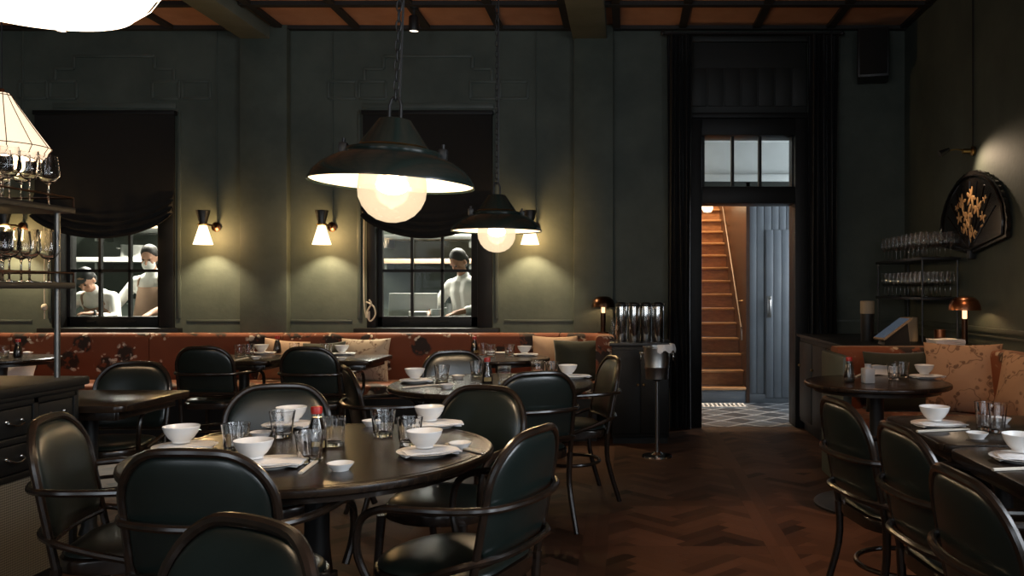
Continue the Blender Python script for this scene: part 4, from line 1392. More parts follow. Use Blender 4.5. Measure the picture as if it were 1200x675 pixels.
spot_fix(485, 30, 'black ceiling spotlight above the middle kitchen window', (-2.0, 6.9, .7), 14.)
spot_fix(72, 30, 'ceiling spotlight beside the big lantern at top left', (-4.9, 6.9, .7), 14.)


# mushroom table lamps
def dome_lamp(loc, s, mat, smat, label, h=.36):
    t = thing('table_lamp', label, 'lamp', loc, 0, 'mushroom table lamps')
    mb = MB(); mb.lathe([(.108 * s, h - .1), (.106 * s, h - .07), (.09 * s, h - .03), (.06 * s, h - .008), (.02 * s, h), (0, h), (0, h - .004), (.02 * s, h - .004), (.058 * s, h - .012), (.087 * s, h - .034), (.103 * s, h - .072), (.105 * s, h - .1)], n=40); mb.build('dome_shade', mat, t, 60)
    mb = MB(); mb.lathe([(.02, .0), (.022, .02), (.022, h * .55), (.0, h * .55)], n=20); mb.lathe([(0, 0), (.055, 0), (.055, .012), (.02, .016)], n=24); mb.build('stem', smat, t)
    mb = MB(); mb.lathe([(0, h * .55), (.014, h * .55), (.016, h * .56), (.016, h - .06), (0, h - .06)], n=16); mb.build('lit_tube', emat('lit_tube', (1, .55, .25), 2.2), t)
    lamp('POINT', 'table_lamp_light', (loc[0], loc[1], loc[2] + h - .065), 6., (1, .62, .3), .02)
    return t


# ------------------------------------------------------------------ service station in the middle
cb = thing('station_cabinet', 'dark service cabinet with steel pitchers beside the left door curtain', 'cabinet', (.13, 7.42, 0))
mb = MB(); mb.span((-.26, -.28, .06), (.22, .25, .82), .006); mb.build('body', 'black', cb)
mb = MB(); mb.span((-.28, -.30, .82), (.24, .27, .85), .006); mb.build('worktop', 'iron', cb)
for s in (0, 1):
    mb = MB(); mb.span((-.25 + s * .235, -.295, .09), (-.025 + s * .235, -.278, .79), .004); dd = mb.build('door', 'black', cb)
    mb = MB(); mb.ball((-.04 + s * .05, -.31, .5), .012); mb.build('knob', 'brass', dd)
mb = MB(); mb.span((-.25, -.24, 0), (.21, .24, .06)); mb.build('plinth', 'black', cb)


def pitcher_proto():
    t = thing('steel_pitcher', 'x', 'pitcher', group='steel pitchers')
    mb = MB(); mb.lathe([(0, 0), (.046, 0), (.05, .006), (.05, .3), (.048, .31), (.044, .305), (0, .3)], n=28); mb.build('body', 'chrome', t)
    mb = MB(); mb.lathe([(0, .3), (.05, .3), (.05, .322), (.03, .336), (0, .338)], n=24); mb.box((0, -.05, .32), (.02, .03, .014), .003); mb.build('lid', 'dark', t)
    mb = MB(); mb.tube(crom([(.048, 0, .28), (.085, 0, .26), (.088, 0, .14), (.05, 0, .09)], 5), .008, 8); mb.build('handle', 'dark', t)
    return Proto(t)


pit = pitcher_proto()
for k, (px, lb) in enumerate(((728, 'first steel pitcher from the left on the service cabinet'), (743, 'second steel pitcher from the left on the service cabinet'),
                              (757, 'third steel pitcher from the left on the service cabinet'), (771, 'fourth steel pitcher from the left, above the wine cooler'))):
    d = 7.3 - .04 * (k % 2)
    pit.put((X_at(px, d), d, .85), 1.2, lb, 'steel pitchers')
# small flask between the lamp and the pitchers
mb = MB(); mb.lathe([(0, 0), (.028, 0), (.03, .01), (.03, .09), (.012, .14), (.011, .19), (.014, .195), (0, .197)], n=20)
o = mb.build('glass_bottle', 'thin'); o.location = (X_at(718, 7.45), 7.45, .85); tag(o, 'small clear bottle at the left end of the service cabinet', 'bottle')
dome_lamp((X_at(707, 7.85), 7.82, .895), 1., 'darkcopper', 'darkcopper', 'bronze mushroom lamp on the end of the long banquette', .34)

wc = thing('wine_cooler_stand', 'chrome wine cooler on a pole stand in front of the left door curtain', 'wine cooler', (X_at(770, 6.62), 6.62, 0))
mb = MB(); mb.lathe([(0, .60), (.08, .60), (.088, .605), (.092, .68), (.097, .69), (.097, .70), (.094, .71), (.108, .84), (.113, .845), (.113, .855), (.104, .855), (.096, .75), (.085, .62), (0, .615)], n=36); mb.build('bucket', 'brushed', wc)
for s in (-1, 1):
    mb = MB(); mb.ball((s * .122, 0, .8), .014); mb.tube([(s * .1, 0, .8), (s * .12, 0, .8)], .007, 8); mb.tube([(s * .125, .03 * math.cos(q * PI / 8), .775 + .03 * math.sin(q * PI / 8)) for q in range(16)], .004, 6, closed=True); mb.build('ring_handle', 'chrome', wc)
mb = MB(); mb.tube([(0, 0, .03), (0, 0, .6)], .014, 12); mb.lathe([(.014, .58), (.05, .6), (.05, .605), (0, .605)], n=20); mb.build('pole', 'brushed', wc)
mb = MB(); mb.lathe([(0, .04), (.03, .038), (.05, .02), (.115, .012), (.12, 0), (0, 0)], n=36); mb.build('base', 'chrome', wc)
def cloth_over(u, v):
    a = 2.2 * (u - .5) - .5
    r = .118 + .03 * v
    q = max(0, v - .35) / .65
    return (r * math.cos(a) * .98 + .002, r * math.sin(a), .868 - .05 * q * q - .012 * math.sin(u * 25) * q + (.0 if v > .3 else -.0))
mb = MB(); mb.grid(26, 8, cloth_over, (0, 0, .006)); o = mb.build('draped_napkin', 'linen', None, 60); o.location = wc.location
tag(o, 'white napkin draped over the rim of the wine cooler', 'napkin')

# ------------------------------------------------------------------ left sideboard with the wine glass rack
SX = -2.58
sb = thing('sideboard', 'black sideboard with small drawers and a rattan base at left', 'sideboard', (SX, 3.2, 0))
y0, y1 = -.85, .80
mb = MB(); mb.span((-.55, y0, .845), (.035, y1 + .045, .885), .008); mb.span((-.54, y0, .825), (.02, y1 + .03, .846), .004); mb.build('worktop', 'black', sb)
mb = MB(); mb.span((-.52, y0, .50), (-.02, y1, .826))
for z in (.50, .655, .81): mb.span((-.03, y0, z - .014), (.002, y1, z + .014), .003)
for k in range(7): mb.span((-.03, y1 - .02 - .2725 * k, .5), (.002, y1 + .012 - .2725 * k, .826), .003)
mb.build('carcass', 'black', sb)
for r_, z in ((0, .5775), (1, .732)):
    for k in range(6):
        yc = y1 - .14 - .2725 * k
        mb = MB(); mb.box((-.012, yc, z), (.022, .225, .118), .005); dr = mb.build('drawer', 'black', sb)
        mb = MB(); mb.tube(crom([(.002, yc - .045, z + .008), (.02, yc - .042, z), (.022, yc, z - .012), (.02, yc + .042, z), (.002, yc + .045, z + .008)], 4), .0045, 7)
        for s in (-1, 1): mb.ball((.001, yc + s * .045, z + .008), .009)
        mb.build('drawer_pull', 'chrome', dr)
mb = MB(); mb.span((-.03, y0 + .02, .04), (-.012, y1 - .02, .49)); mb.build('rattan_panel', 'rattan', sb)
for yy in (y1 - .02, -.0, y0 + .02):
    mb = MB(); mb.box((-.012, yy, .25), (.036, .036, .5), .004); mb.build('leg', 'black', sb)
mb = MB(); mb.span((-.52, y0, 0), (-.005, y1, .045)); mb.build('plinth', 'black', sb)

RX0 = -2.59
rk = thing('glass_rack', 'black metal shelf rack full of wine glasses on the sideboard', 'shelf rack', (RX0, 3.2, .885))
for z in (1.325, 1.675):
    mb = MB(); mb.span((-.40, -.85, z - .885 - .028), (.005, .80, z - .885), .003); mb.build('shelf', 'iron', rk)
    mb = MB(); mb.tube([(.0, -.85, z - .885 + .045), (.0, .79, z - .885 + .045)], .005, 6); mb.tube([(.0, .79, z - .885 + .045), (-.4, .79, z - .885 + .045)], .005, 6)
    for q in (-.8, -.25, .3, .79): mb.tube([(.0, q, z - .885), (.0, q, z - .885 + .048)], .005, 6)
    mb.build('guard_rail', 'darkcopper', rk)
for x, yy in ((-.055, .76), (-.37, .76), (-.055, -.8), (-.37, -.8)):
    mb = MB(); mb.tube([(x, yy, 0), (x, yy, .79)], .0125, 10); mb.build('post', 'steelpole', rk)


def wine_proto(name, s=1., r=.046, n=24, walls=False):
    mb = MB()
    if walls:
        mb.lathe([(0, 0), (.036, 0), (.036, .002), (.012, .0055), (.0045, .012), (.0038, .09), (.006, .102), (.026, .112), (r, .142), (r * .99, .155), (r * .86, .2), (r * .76, .235),
                  (r * .76 - .0012, .2352), (r * .86 - .0013, .2), (r * .99 - .0014, .155), (r - .0016, .142), (.0255, .1145), (0, .1065)], n=n)
        o = mb.build(name, 'glass', None, 60); tag(o, 'x', 'wine glass'); return Proto(o)
    mb.lathe([(0, .003), (.034, .003), (.036, 0), (.012, .006), (.0045, .012), (.0038, .09), (.006, .102), (.026, .112), (r, .142), (r * .99, .155), (r * .86, .2), (r * .76, .235)], n=n)
    o = mb.build(name, 'thin', None, 60); o.scale = (s, s, s); tag(o, 'x', 'wine glass'); return Proto(o)


wg = wine_proto('wine_glass', walls=True)
for z, lev, gp in ((1.676, 'upper', 'wine glasses on the upper rack shelf'), (1.326, 'lower', 'wine glasses on the lower rack shelf')):
    for i in range(3):
        for j in range(5):
            lb = 'clear wine glass on the %s shelf of the rack on the sideboard' % lev
            if i == 0 and j == 0: lb = 'end wine glass nearest the window on the %s rack shelf' % lev
            wg.put((RX0 - .075 - .105 * i, 3.93 - .125 * j - .03 * (i % 2), z), 0, lb, gp if not (i == 0 and j == 0) else None)

# ------------------------------------------------------------------ corner station behind the booth
sc = thing('corner_counter', 'dark service counter in the corner behind the booth', 'counter', (2.1, 7.0, 0))
mb = MB(); mb.span((-.52, -.72, .86), (.51, .95, .885), .005); mb.build('worktop', 'iron', sc)
mb = MB(); mb.span((-.49, -.69, .08), (.51, .95, .86), .004); mb.build('body', 'black', sc)
for k in range(3):
    mb = MB(); mb.span((-.505, -.66 + k * .53, .12), (-.488, -.16 + k * .53, .82), .004); dd = mb.build('door', 'black', sc)
    mb = MB(); mb.ball((-.515, -.2 + k * .53, .6), .012); mb.build('knob', 'brass', dd)
mb = MB(); mb.span((-.45, -.66, 0), (.51, .95, .08)); mb.build('plinth', 'black', sc)
rk2 = thing('glass_rack', 'dark two-shelf rack of stemware on the corner counter by the wall', 'shelf rack', (2.42, 7.15, .885))
for z in (1.235, 1.545):
    mb = MB(); mb.span((-.16, -.58, z - .885 - .022), (.15, .62, z - .885), .003); mb.build('shelf', 'iron', rk2)
for x in (-.14, .13):
    for yy in (-.56, .6):
        mb = MB(); mb.tube([(x, yy, 0), (x, yy, .66)], .009, 8); mb.build('post', 'iron', rk2)
wg2 = wine_proto('stem_glass', .86, .042, 16)
for z, lev in ((1.236, 'lower'), (1.546, 'upper')):
    for i in range(3):
        for j in range(10):
            wg2.put((2.31 + .105 * i, 6.65 + .112 * j, z), 0, 'stemmed glass on the %s shelf of the corner counter rack' % lev, 'stem glasses on the %s corner shelf' % lev)
dome_lamp((2.44, 6.17, .885), 1.05, 'copper', 'darkcopper', 'copper mushroom lamp on the corner counter beside the right wall', .36)
# till tablet on a wedge stand
tb = thing('tablet_till', 'tilted tablet till with dim screen on the corner counter', 'tablet', (1.99, 6.40, .885), .12)
T = RY(-.62)
mb = MB(); mb.box((0, 0, .105), (.27, .19, .016), .004, None); 
for v in mb.bm.verts: v.co = T @ (v.co - Vector((0, 0, .105))) + Vector((0, 0, .115))
mb.build('tablet_body', 'cardboard', tb)
mb = MB(); mb.box((0, 0, .0098), (.245, .168, .002))
for v in mb.bm.verts: v.co = T @ v.co + Vector((0, 0, .115))
mb.build('screen', 'screen', tb)
mb = MB(); mb.prism([(-.09, 0), (.11, 0), (.09, .165), (.075, .165), (-.07, .055)], -.06, .06)
for v in mb.bm.verts: v.co = Vector((v.co.x, v.co.z, v.co.y))
mb.build('stand', 'dark', tb)
mb = MB(); mb.lathe([(0, 0), (.05, 0), (.052, .004), (.052, .22), (0, .22)], n=28); t = thing('canister', 'dark canister with a pale lid band on the corner counter', 'canister', (1.90, 6.75, .885))
mb.build('body', 'dark', t); mb = MB(); mb.lathe([(0, .22), (.055, .22), (.056, .225), (.056, .315), (.05, .32), (0, .32)], n=28); mb.build('lid', 'wax', t)
mb = MB(); mb.lathe([(0, 0), (.065, 0), (.068, .004), (.068, .19), (0, .195)], n=28); o = mb.build('pale_jar', 'wax'); o.location = (2.24, 6.78, .885); tag(o, 'pale cylindrical jar behind the tablet till', 'jar')
mb = MB(); mb.lathe([(0, 0), (.04, 0), (.043, .11), (.04, .11), (.036, .006), (0, .006)], n=24); o = mb.build('copper_cup', 'copper'); o.location = (2.33, 6.36, .885); tag(o, 'copper cup between the tablet till and the copper lamp', 'cup')
mb = MB()
for k in range(4):
    mb.grid(8, 6, lambda u, v, k=k: (-.11 + .22 * u + .004 * math.sin(k), -.08 + .16 * v, .012 + .012 * k + .003 * math.sin(u * 7 + k) + .002 * math.cos(v * 6)), (0, 0, -.010))
o = mb.build('napkin_stack', 'linen', None, 60); o.location = (2.30, 6.17, .887); o.rotation_euler = (0, 0, .1); tag(o, 'pile of folded white napkins beside the copper lamp', 'napkins')

# ------------------------------------------------------------------ lacquer fan, wall light, loudspeaker
fan = thing('lacquer_fan', 'black lacquer fan panel with gold flowers hung on the right wall', 'fan', (XR - .02, 6.40, 1.566), 0)
half = [(0, 0), (.30, .045), (.60, .09), (.615, .19), (.58, .32), (.50, .42), (.40, .50), (.26, .565), (.12, .60), (0, .61)]
out = [(-y, z) for y, z in half] + [(y, z) for y, z in reversed(half[1:-1])]


def fan_poly(sc_, wob):
    pts = dense(out, .03)
    cy_, cz_ = 0, .32
    res = []
    for i, (y, z) in enumerate(pts):
        k = sc_ * (1 + wob * (.5 + .5 * math.cos(i * PI)))
        res.append(((y - cy_) * k + cy_, (z - cz_) * k + cz_))
    return res


mb = MB(); mb.prism(fan_poly(1., .035), 0, .03, .004)
for v in mb.bm.verts: v.co = Vector((-v.co.z, v.co.x, v.co.y))
mb.build('panel', 'lacquer', fan)
mb = MB(); pl = dense(out, .05); mb.tube([(-.036, y * .93, .32 + (z - .32) * .92) for y, z in pl], .011, 6, closed=True); mb.build('rim', 'lacquer', fan)
mb = MB()
for k in range(9):
    a = -1.1 + k * .275
    mb.tube([(-.032, 0, .03), (-.033, .50 * math.sin(a), .04 + .5 * math.cos(a * .9))], .004, 5)
mb.build('fan_ribs', 'lacquer', fan)
mb = MB(); rnd = random.Random(11)
for (fy, fz, s) in ((-.02, .42, .075), (.09, .40, .06), (-.1, .33, .07), (.02, .30, .08), (.13, .28, .05), (-.16, .25, .045), (.04, .20, .06), (.16, .37, .035), (-.04, .14, .05), (-.18, .38, .03)):
    for k in range(5):
        a = 2 * PI * k / 5 + rnd.random()
        mb.ball((-.034, (fy + s * .45 * math.cos(a)) * 1.5, fz + s * .55 * math.sin(a)), s * .42, (.1, 1.3, .55), RX(a), 10, 6)
for _ in range(12):
    y_, z_ = rnd.uniform(-.22, .2), rnd.uniform(.12, .45); a = rnd.uniform(0, PI)
    mb.ball((-.033, y_, z_), .028, (.08, 1., .3), RX(a), 8, 6)
mb.tube(crom([(-.033, -.03, .08), (-.034, .0, .2), (-.034, -.06, .34), (-.034, -.01, .48)], 5), .005, 5)
mb.tube(crom([(-.033, .0, .2), (-.034, .1, .3), (-.034, .17, .4)], 5), .004, 5)
mb.build('gold_flowers', 'gold', fan, 60)
mb = MB(); mb.box((-.02, 0, -.01), (.05, .05, .07), .008); mb.build('mount', 'iron', fan)

rl = thing('wall_spotlight', 'small brass arm light on the right wall above the lacquer fan', 'lamp', (XR, 6.44, 2.34))
mb = MB(); mb.lathe([(0, 0), (.035, 0), (.038, .02), (.02, .03), (0, .03)], n=20, rot=RY(-PI / 2)); mb.tube([(-.03, 0, 0), (-.09, 0, .0)], .018, 12); mb.build('wall_base', 'brass', rl)
mb = MB(); mb.tube(crom([(-.06, 0, .0), (-.14, .0, .012), (-.2, 0, .0)], 5), .006, 8); mb.build('arm', 'brass', rl)
mb = MB(); mb.tube([(-.19, 0, .012), (-.265, -.005, -.025)], .024, 14, radii=[.014, .026]); mb.build('head', 'dark', rl)
mb = MB(); mb.tube([(-.012, 0, .03), (-.012, 0, CZ - 2.34)], .006, 6); mb.build('conduit', 'iron', rl)
lamp('SPOT', 'wall_spot_light', (XR - .20, 6.40, 2.33), 10., (1, .74, .50), .03, spot=125, blend=.9, target=(XR, 6.12, 1.98))

sp_ = thing('loudspeaker', 'black box loudspeaker near the ceiling right of the doorway', 'loudspeaker', (X_at(1024, 7.85), 7.88, Z_at(93, 7.85)), .0)
mb = MB(); mb.box((0, 0, .225), (.28, .26, .45), .012, RZ(-.25)); mb.build('cabinet', 'dark', sp_)
mb = MB(); mb.box((-.03, -.13, .225), (.24, .012, .40), .004, None)
for v in mb.bm.verts: v.co = RZ(-.25) @ Vector((v.co.x + .03, v.co.y - .004, v.co.z))
mb.build('grille', 'blind', sp_)
mb = MB(); mb.box((.0, .155, .225), (.06, .07, .1), .004); mb.build('bracket', 'iron', sp_)

# ------------------------------------------------------------------ kitchen behind the windows
KY = 11.0
struct(MB().span((XL, YB + .25, -.1), (-.3, KY, 0)).build('floor_kitchen', 'kdark'))
struct(MB().span((XL, YB + .25, 3.0), (-.3, KY, 3.1)).build('ceiling_kitchen', 'corridor'))
struct(MB().span((XL, KY, 0), (-.3, KY + .1, 3.0)).build('wall_kitchen', 'kwall'))
struct(MB().span((XL - .1, YB + .25, 0), (XL, KY, 3.0)).build('wall_kitchen_left', 'kwall'))
struct(MB().span((-.42, YB + .25, 0), (-.31, KY, 3.0)).build('wall_kitchen_right', 'kwall'))


def kcounter(x0, x1, y0, y1, z, label, bmat='ksteel'):
    t = thing('kitchen_counter', label, 'counter', ((x0 + x1) / 2, (y0 + y1) / 2, 0))
    w, d = (x1 - x0) / 2, (y1 - y0) / 2
    mb = MB(); mb.span((-w, -d, z - .05), (w, d, z), .005); mb.build('worktop', bmat, t)
    mb = MB(); mb.span((-w + .04, -d + .04, .1), (w - .04, d - .04, z - .05)); mb.build('body', bmat, t)
    for sx in (-1, 1):
        for sy in (-1, 1):
            mb = MB(); mb.tube([(sx * (w - .08), sy * (d - .08), 0), (sx * (w - .08), sy * (d - .08), .1)], .025, 8); mb.build('leg', 'ksteel', t)
    return t


kcounter(-6.9, -3.4, 8.36, 8.82, 1.0, 'steel kitchen counter behind the window by the glass rack')
kcounter(-3.2, -.6, 8.36, 8.80, 1.0, 'steel kitchen counter behind the middle window')
kcounter(-6.9, -.6, 10.3, 10.95, .92, 'long dark counter at the back of the kitchen', 'kdark')


def kshelf(x0, x1, z, y, label, mat='kwhite'):
    t = thing('kitchen_shelf', label, 'shelf', ((x0 + x1) / 2, y, z)); w = (x1 - x0) / 2
    mb = MB(); mb.span((-w, -.18, -.06), (w, .2, 0), .004); mb.build('board', mat, t)
    for q in (-w + .3, 0, w - .3):
        mb = MB(); mb.span((q - .015, -.15, -.16), (q + .015, .19, -.06)); mb.build('bracket', 'ksteel', t)


KS = 10.75
kshelf(-6.9, -3.6, 1.70, KS, 'white kitchen shelf seen through the window by the glass rack')
kshelf(-6.9, -3.6, 2.06, KS, 'upper steel kitchen shelf seen through the window by the glass rack', 'ksteel')
kshelf(-3.3, -.6, 1.68, KS, 'beige kitchen shelf seen through the middle window', 'cushbeige')
kshelf(-3.3, -.6, 1.98, KS, 'upper steel kitchen shelf seen through the middle window', 'ksteel')


def pot(x, y, z, r, h, label, mat='ksteel'):
    t = thing('cooking_pot', label, 'pot', (x, y, z), .4)
    mb = MB(); mb.lathe([(0, 0), (r * .96, 0), (r, .01), (r, h), (r + .006, h + .004), (r - .004, h), (r - .005, .012), (0, .01)], n=28); mb.build('body', mat, t)
    for s in (-1, 1):
        mb = MB(); mb.tube(crom([(s * r, -.04, h * .75), (s * (r + .035), -.03, h * .78), (s * (r + .035), .03, h * .78), (s * r, .04, h * .75)], 4), .007, 6); mb.build('handle', mat, t)


pot(-2.78, KS, 1.98, .15, .16, 'white stockpot on the upper shelf behind the middle window', 'kwhite')
pot(-6.2, KS, 1.70, .16, .15, 'steel pot on the white kitchen shelf at left')
pot(-5.55, KS, 1.70, .14, .12, 'steel pot in the middle of the white kitchen shelf')
pot(-5.9, 10.5, .92, .18, .26, 'large steel pot on the back kitchen counter behind the bending cook')
pot(-2.05, 10.5, .92, .17, .2, 'steel pot on the back kitchen counter behind the middle window')


def kbox(name, c, d, mat, label, cat):
    mb = MB(); mb.box((0, 0, d[2] / 2), d, .012)
    if name != 'cloth_bag': mb.box((0, 0, d[2]), (d[0] + .02, d[1] + .02, .02), .005)
    else:
        for v in mb.bm.verts: v.co.x *= 1 + .15 * math.sin(v.co.z * 20); v.co.y *= 1.1 - v.co.z
    o = mb.build(name, mat); o.location = c; tag(o, label, cat)


kbox('cloth_bag', (-2.42, KS, 1.98), (.34, .2, .2), 'cushbeige', 'pale peach bag on the upper shelf behind the middle window', 'bag')
kbox('food_container', (-5.15, KS, 2.06), (.24, .2, .18), 'kwhite', 'white food container on the upper kitchen shelf above the cooks', 'container')
kbox('food_container', (-4.75, KS, 1.70), (.2, .2, .22), 'kwhite', 'tall white container at the right of the white kitchen shelf', 'container')
kbox('food_container', (-5.9, KS, 2.06), (.4, .2, .12), 'cardboard', 'low brown container on the upper kitchen shelf above the cooks', 'container')
kbox('food_container', (-1.72, KS, 1.66), (.3, .2, .12), 'kdark', 'dark container on the steel shelf behind the man', 'container')
mb = MB(); mb.box((0, 0, .135), (.50, .02, .27), .01); o = mb.build('cutting_board', 'kboard'); o.location = (-2.20, 8.76, .99); o.rotation_euler = (-.08, 0, 0)
tag(o, 'large white board standing on the counter behind the middle window', 'board')
pst = [plate] 
for k in range(6):
    plate.put((-2.08, 8.52, 1.0 + .012 * k), 0, 'white plate in the stack on the counter behind the middle window', 'stacked plates in the kitchen')
for k in range(3):
    bowl.put((-1.90, 8.50, 1.0 + .022 * k), 0, 'white bowl in the stack on the counter behind the middle window', 'stacked bowls in the kitchen')
put_ = lambda x, y, l: plate.put((x, y, 1.0), 0, l, 'plates on the kitchen counter')
put_(-4.93, 8.52, 'white plate on the counter in front of the bending cook'); put_(-4.68, 8.55, 'white plate on the counter in front of the standing cook')
mb = MB(); mb.box((0, 0, .02), (.36, .26, .04), .012); o = mb.build('food_tray', 'ksteel'); o.location = (-5.32, 8.55, 1.0); tag(o, 'steel tray on the counter at the left of the kitchen window', 'tray')


# ------------------------------------------------------------------ cooks
def person(loc, rotz, label, H=1.72, leanA=.15, pitch=.5, yaw=0., hands=((.2, -.42, 1.06), (-.2, -.42, 1.06)), skin='skin', cap=False, apron=True, mask=False, watch=False):
    t = thing('person', label, 'person', loc, rotz)
    k = H / 1.72
    hip = Vector((0, 0, .93 * k)); tv = Vector((0, -math.sin(leanA), math.cos(leanA)))
    fw = Vector((0, -math.cos(leanA), -math.sin(leanA)))
    chest = hip + tv * .36 * k; neck = hip + tv * .52 * k
    hd = Vector((0, -math.sin(leanA + pitch * .5), math.cos(leanA + pitch * .5)))
    head = neck + hd * .17 * k
    R = RZ(yaw) @ RX(leanA * .4 + pitch)
    W = lambda p: head + R @ (Vector(p) * k)
    b = MB(); j = MB(); tr = MB()
    # torso
    def torso(m, g):
        for a_, b_, ra, rb in ((hip, hip + tv * .18 * k, .125, .118), (hip + tv * .18 * k, chest, .118, .128), (chest, hip + tv * .44 * k, .128, .1)):
            for s in (-1, 1): m.capsule(a_ + Vector((s * .05 * k, 0, 0)), b_ + Vector((s * .06 * k, 0, 0)), ra * k * .82 + g, rb * k * .82 + g)
        for s in (-1, 1): m.capsule(neck - tv * .06 * k + Vector((s * .02, 0, 0)), neck - tv * .09 * k + Vector((s * .165 * k, 0, 0)), .055 * k + g, .062 * k + g)
    torso(b, 0); torso(j, .012)
    b.capsule(neck - tv * .05 * k, neck + hd * .08 * k, .058 * k, .052 * k)
    j.capsule(neck - tv * .04 * k, neck + hd * .025 * k, .068 * k, .064 * k)
    # head with face
    b.ball(W((0, .01, .03)), .092 * k, (.84, 1.02, 1.12), R); b.ball(W((0, -.028, -.045)), .062 * k, (.88, 1., 1.05), R)
    b.ball(W((0, -.055, -.085)), .026 * k, (1.1, .9, .8), R)
    b.capsule(W((0, -.082, .02)), W((0, -.104, -.022)), .009 * k, .0145 * k)
    for s in (-1, 1):
        b.ball(W((s * .079, .012, -.005)), .028 * k, (.35, .75, 1.15), R); b.ball(W((s * .04, -.062, -.02)), .024 * k, (1, .7, .8), R); b.ball(W((s * .033, -.078, .035)), .018 * k, (1.4, .6, .4), R)
    b.ball(W((0, -.088, -.052)), .02 * k, (1.2, .5, .35), R)
    # arms and hands
    for s, hp in zip((1, -1), hands):
        sh = neck - tv * .09 * k + Vector((s * .185 * k, 0, 0)); hp = Vector(hp)
        L1, L2 = .285 * k, .255 * k
        dv = hp - sh; D = min(dv.length, L1 + L2 - .005); dn = dv.normalized()
        q = (L1 * L1 - L2 * L2 + D * D) / (2 * D); hgt = math.sqrt(max(0, L1 * L1 - q * q))
        pole = Vector((s * .7, .25, -.7)); pole = (pole - dn * pole.dot(dn)).normalized()
        el = sh + dn * q + pole * hgt; wr = sh + dn * D
        b.capsule(sh, el, .048 * k, .038 * k); b.capsule(el, wr, .04 * k, .026 * k)
        j.capsule(sh, el, .062 * k, .052 * k); j.capsule(el, el + (wr - el) * .45, .052 * k, .047 * k)
        fd = (wr - el).normalized(); fd = (fd + Vector((0, -.35, -.25))).normalized()
        sd = fd.cross(Vector((0, 0, 1))).normalized(); dn_ = sd.cross(fd).normalized()
        if dn_.z > 0: dn_ = -dn_
        pe = wr + fd * .085 * k
        for o_ in (-.026, -.009, .009, .026): b.capsule(wr + sd * o_ * .6 * k, pe + sd * o_ * k, .018 * k, .0125 * k, 8)
        for o_, ln in ((-.028, .075), (-.0095, .088), (.0095, .082), (.028, .064)):
            a0 = pe + sd * o_ * k; a1 = a0 + (fd * .8 + dn_ * .3).normalized() * ln * .5 * k; a2 = a1 + (fd * .45 + dn_ * .9).normalized() * ln * .5 * k
            b.capsule(a0, a1, .0092 * k, .0085 * k, 8); b.capsule(a1, a2, .0085 * k, .0072 * k, 8)
        ts = -sd * s if (sd.x * s) > 0 else sd * s
        a0 = wr + fd * .03 * k + ts * .026 * k; a1 = a0 + (fd * .6 + ts * .75 + dn_ * .2).normalized() * .04 * k
        b.capsule(a0, a1, .0125 * k, .01 * k, 8); b.capsule(a1, a1 + (fd + ts * .2 + dn_ * .3).normalized() * .03 * k, .01 * k, .008 * k, 8)
        if watch and s > 0:
            wm = MB(); ax = (wr - el).normalized(); c_ = wr - ax * .03
            u = ax.orthogonal().normalized(); v_ = ax.cross(u)
            wm.tube([c_ + (u * math.cos(a * PI / 10) + v_ * math.sin(a * PI / 10)) * .034 for a in range(20)], .012, 6, closed=True); wm.build('watch', 'dark', t)
    # legs
    for s in (-1, 1):
        h0 = hip + Vector((s * .085 * k, 0, -.04 * k)); kn = Vector((s * .1 * k, -.02, .5 * k)); an = Vector((s * .105 * k, .02, .085 * k))
        b.capsule(h0, kn, .085 * k, .055 * k); b.capsule(kn, an, .054 * k, .038 * k)
        tr.capsule(h0, kn, .102 * k, .072 * k); tr.capsule(kn, an, .07 * k, .06 * k)
        b.capsule(an + Vector((0, .02, -.04)), an + Vector((0, -.13, -.05)), .036 * k, .032 * k)
        sm = MB(); sm.capsule(an + Vector((0, .03, -.035)), an + Vector((0, -.15, -.043)), .046 * k, .042 * k); sm.build('shoe', 'dark', t)
    tr.capsule(hip + Vector((-.06, 0, .02)), hip + Vector((.06, 0, .02)), .122 * k, .122 * k)

    def fused(m, name, mat, vox):
        o = m.build(name, mat, t, 180); r_ = o.modifiers.new('fuse', 'REMESH'); r_.mode = 'VOXEL'; r_.voxel_size = vox; r_.use_smooth_shade = True
        s_ = o.modifiers.new('soft', 'SMOOTH'); s_.factor = .5; s_.iterations = 4
    fused(b, 'body', skin, .008); fused(j, 'jacket', 'jacket', .012); fused(tr, 'trousers', 'trousers', .015)
    for s in (-1, 1):
        e = MB(); e.ball(W((s * .033, -.083, .018)), .011 * k, (1.2, .6, .8), R, 10, 8); e.build('eye', 'dark', t)
    hm = MB()
    hm.ball(W((0, .026, .056)), .094 * k, (.90, 1., 1.0), R, 24, 16)
    hm.ball(W((0, .052, -.0)), .082 * k, (.97, .8, 1.1), R, 20, 12)
    for s in (-1, 1) if not cap else (): hm.ball(W((s * .066, .02, .03)), .03 * k, (.5, 1.2, 1.4), R, 12, 8)
    hm.build('cap' if cap else 'hair', 'dark' if cap else 'hair', t, 60)
    if cap:
        hm = MB(); hm.ball(W((0, -.075, .075)), .07 * k, (.95, .8, .1), R); hm.build('cap_peak', 'dark', t)
    if mask:
        hm = MB(); hm.ball(W((0, -.045, -.05)), .072 * k, (.9, .95, .85), R); hm.build('face_mask', 'jacket', t)
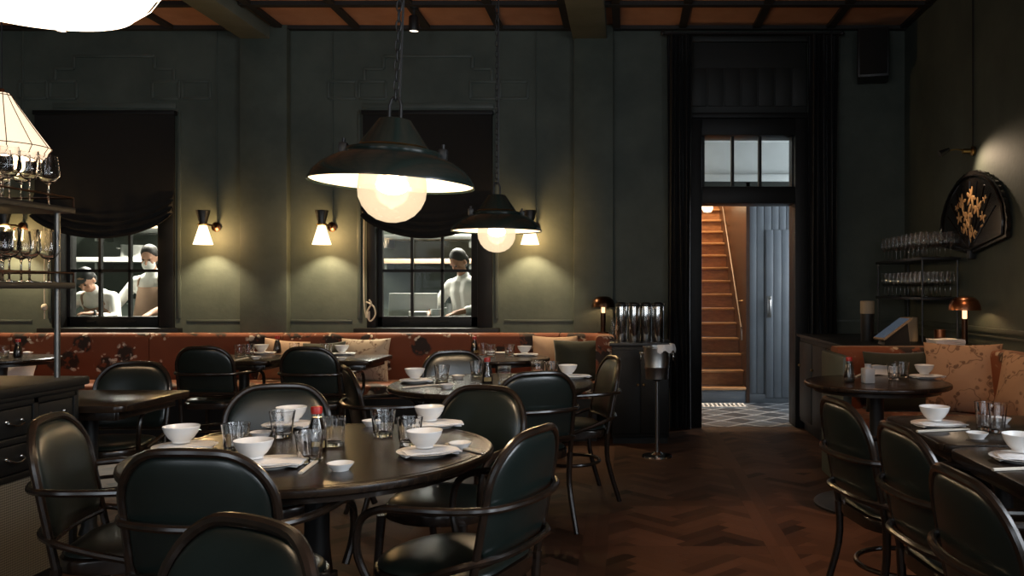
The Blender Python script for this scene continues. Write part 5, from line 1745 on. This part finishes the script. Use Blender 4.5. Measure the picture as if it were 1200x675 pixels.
    if apron:
        def af(u, v):
            a = (u - .5) * 2; wdt = .115 + .10 * min(1, v * 2.2)
            z = .40 - v * .95
            cpt = hip + tv * z * k if z > 0 else hip + Vector((0, 0, z * k))
            f_ = fw if z > 0 else Vector((0, -1, 0))
            return cpt + Vector((a * wdt * k, 0, 0)) + f_ * ((.155 - .07 * a * a) * k)
        am = MB(); am.grid(10, 16, af, tuple(fw * .006)); am.build('apron', 'apron', t, 60)
        am = MB()
        for s in (-1, 1): am.tube(crom([af(0 if s < 0 else 1, 0), neck - tv * .05 * k + Vector((s * .10 * k, -.075 * k, 0)), neck + Vector((s * .075 * k, .045 * k, .01))], 4), .011, 6)
        am.build('apron_strap', 'apron', t)
    return t


person((-5.44, 8.98, 0), 0., 'cook in white jacket, tan apron and dark cap bending over the kitchen counter', 1.62, .60, .55, 0, ((.12, -.52, 1.06), (-.22, -.50, 1.05)), 'skin', cap=True, watch=True)
person((-5.10, 9.24, 0), 0., 'standing cook in white jacket, tan apron and mask behind the kitchen window', 1.74, .14, .35, .1, ((.2, -.45, 1.06), (-.24, -.42, 1.08)), 'skin', mask=True)
person((-1.67, 8.98, 0), -.45, 'dark-haired man in a white chef jacket looking down behind the middle window', 1.70, .16, .65, -.2, ((.14, -.42, 1.06), (-.2, -.40, 1.06)), 'skin2', apron=False)

# ------------------------------------------------------------------ light
for x in (-5.3, -1.9):
    lamp('AREA', 'kitchen_tube_light', (x, 9.6, 2.95), 260., (1, .93, .82), 1.6, rot=(0, 0, 0), sy=.5)
    lamp('AREA', 'kitchen_hood_light', (x, 10.5, 2.4), 45., (1, .95, .86), 1.6, rot=(0, 0, 0), sy=.25)
lamp('AREA', 'hall_daylight', (3.1, 9.0, 1.8), 60., (.88, .94, 1.), 1.2, rot=(0, PI / 2, 0), sy=2.0)
lamp('POINT', 'stair_light', (.75, HY + 1.7, 4.35), 400., (1, .69, .40), .1)
lamp('POINT', 'hall_light', (.35, 9.2, 2.75), 3., (1, .85, .65), .08)
for (a, b, z0, z1), e in zip(FW, (20., 40., 20.)):
    lamp('AREA', 'window_daylight', ((a + b) / 2, YF - .3, (z0 + z1) / 2), e, (.86, .93, 1.), b - a, rot=(PI / 2, 0, 0), sy=z1 - z0)
for a, b, z0, z1 in RW:
    lamp('AREA', 'window_daylight', (XR + .28, (a + b) / 2, (z0 + z1) / 2), 85., (.86, .93, 1.), z1 - z0, rot=(0, PI / 2, 0), sy=b - a)
lamp('SPOT', 'booth_corner_light', (1.6, 4.5, CZ - .06), 70., (1, .62, .36), .05, spot=44, blend=1., target=(2.15, 5.6, .7))
lamp('SPOT', 'booth_spot_light', (1.25, 4.5, CZ - .06), 150., (1, .50, .27), .05, spot=42, blend=1., target=(.95, 4.3, 0))
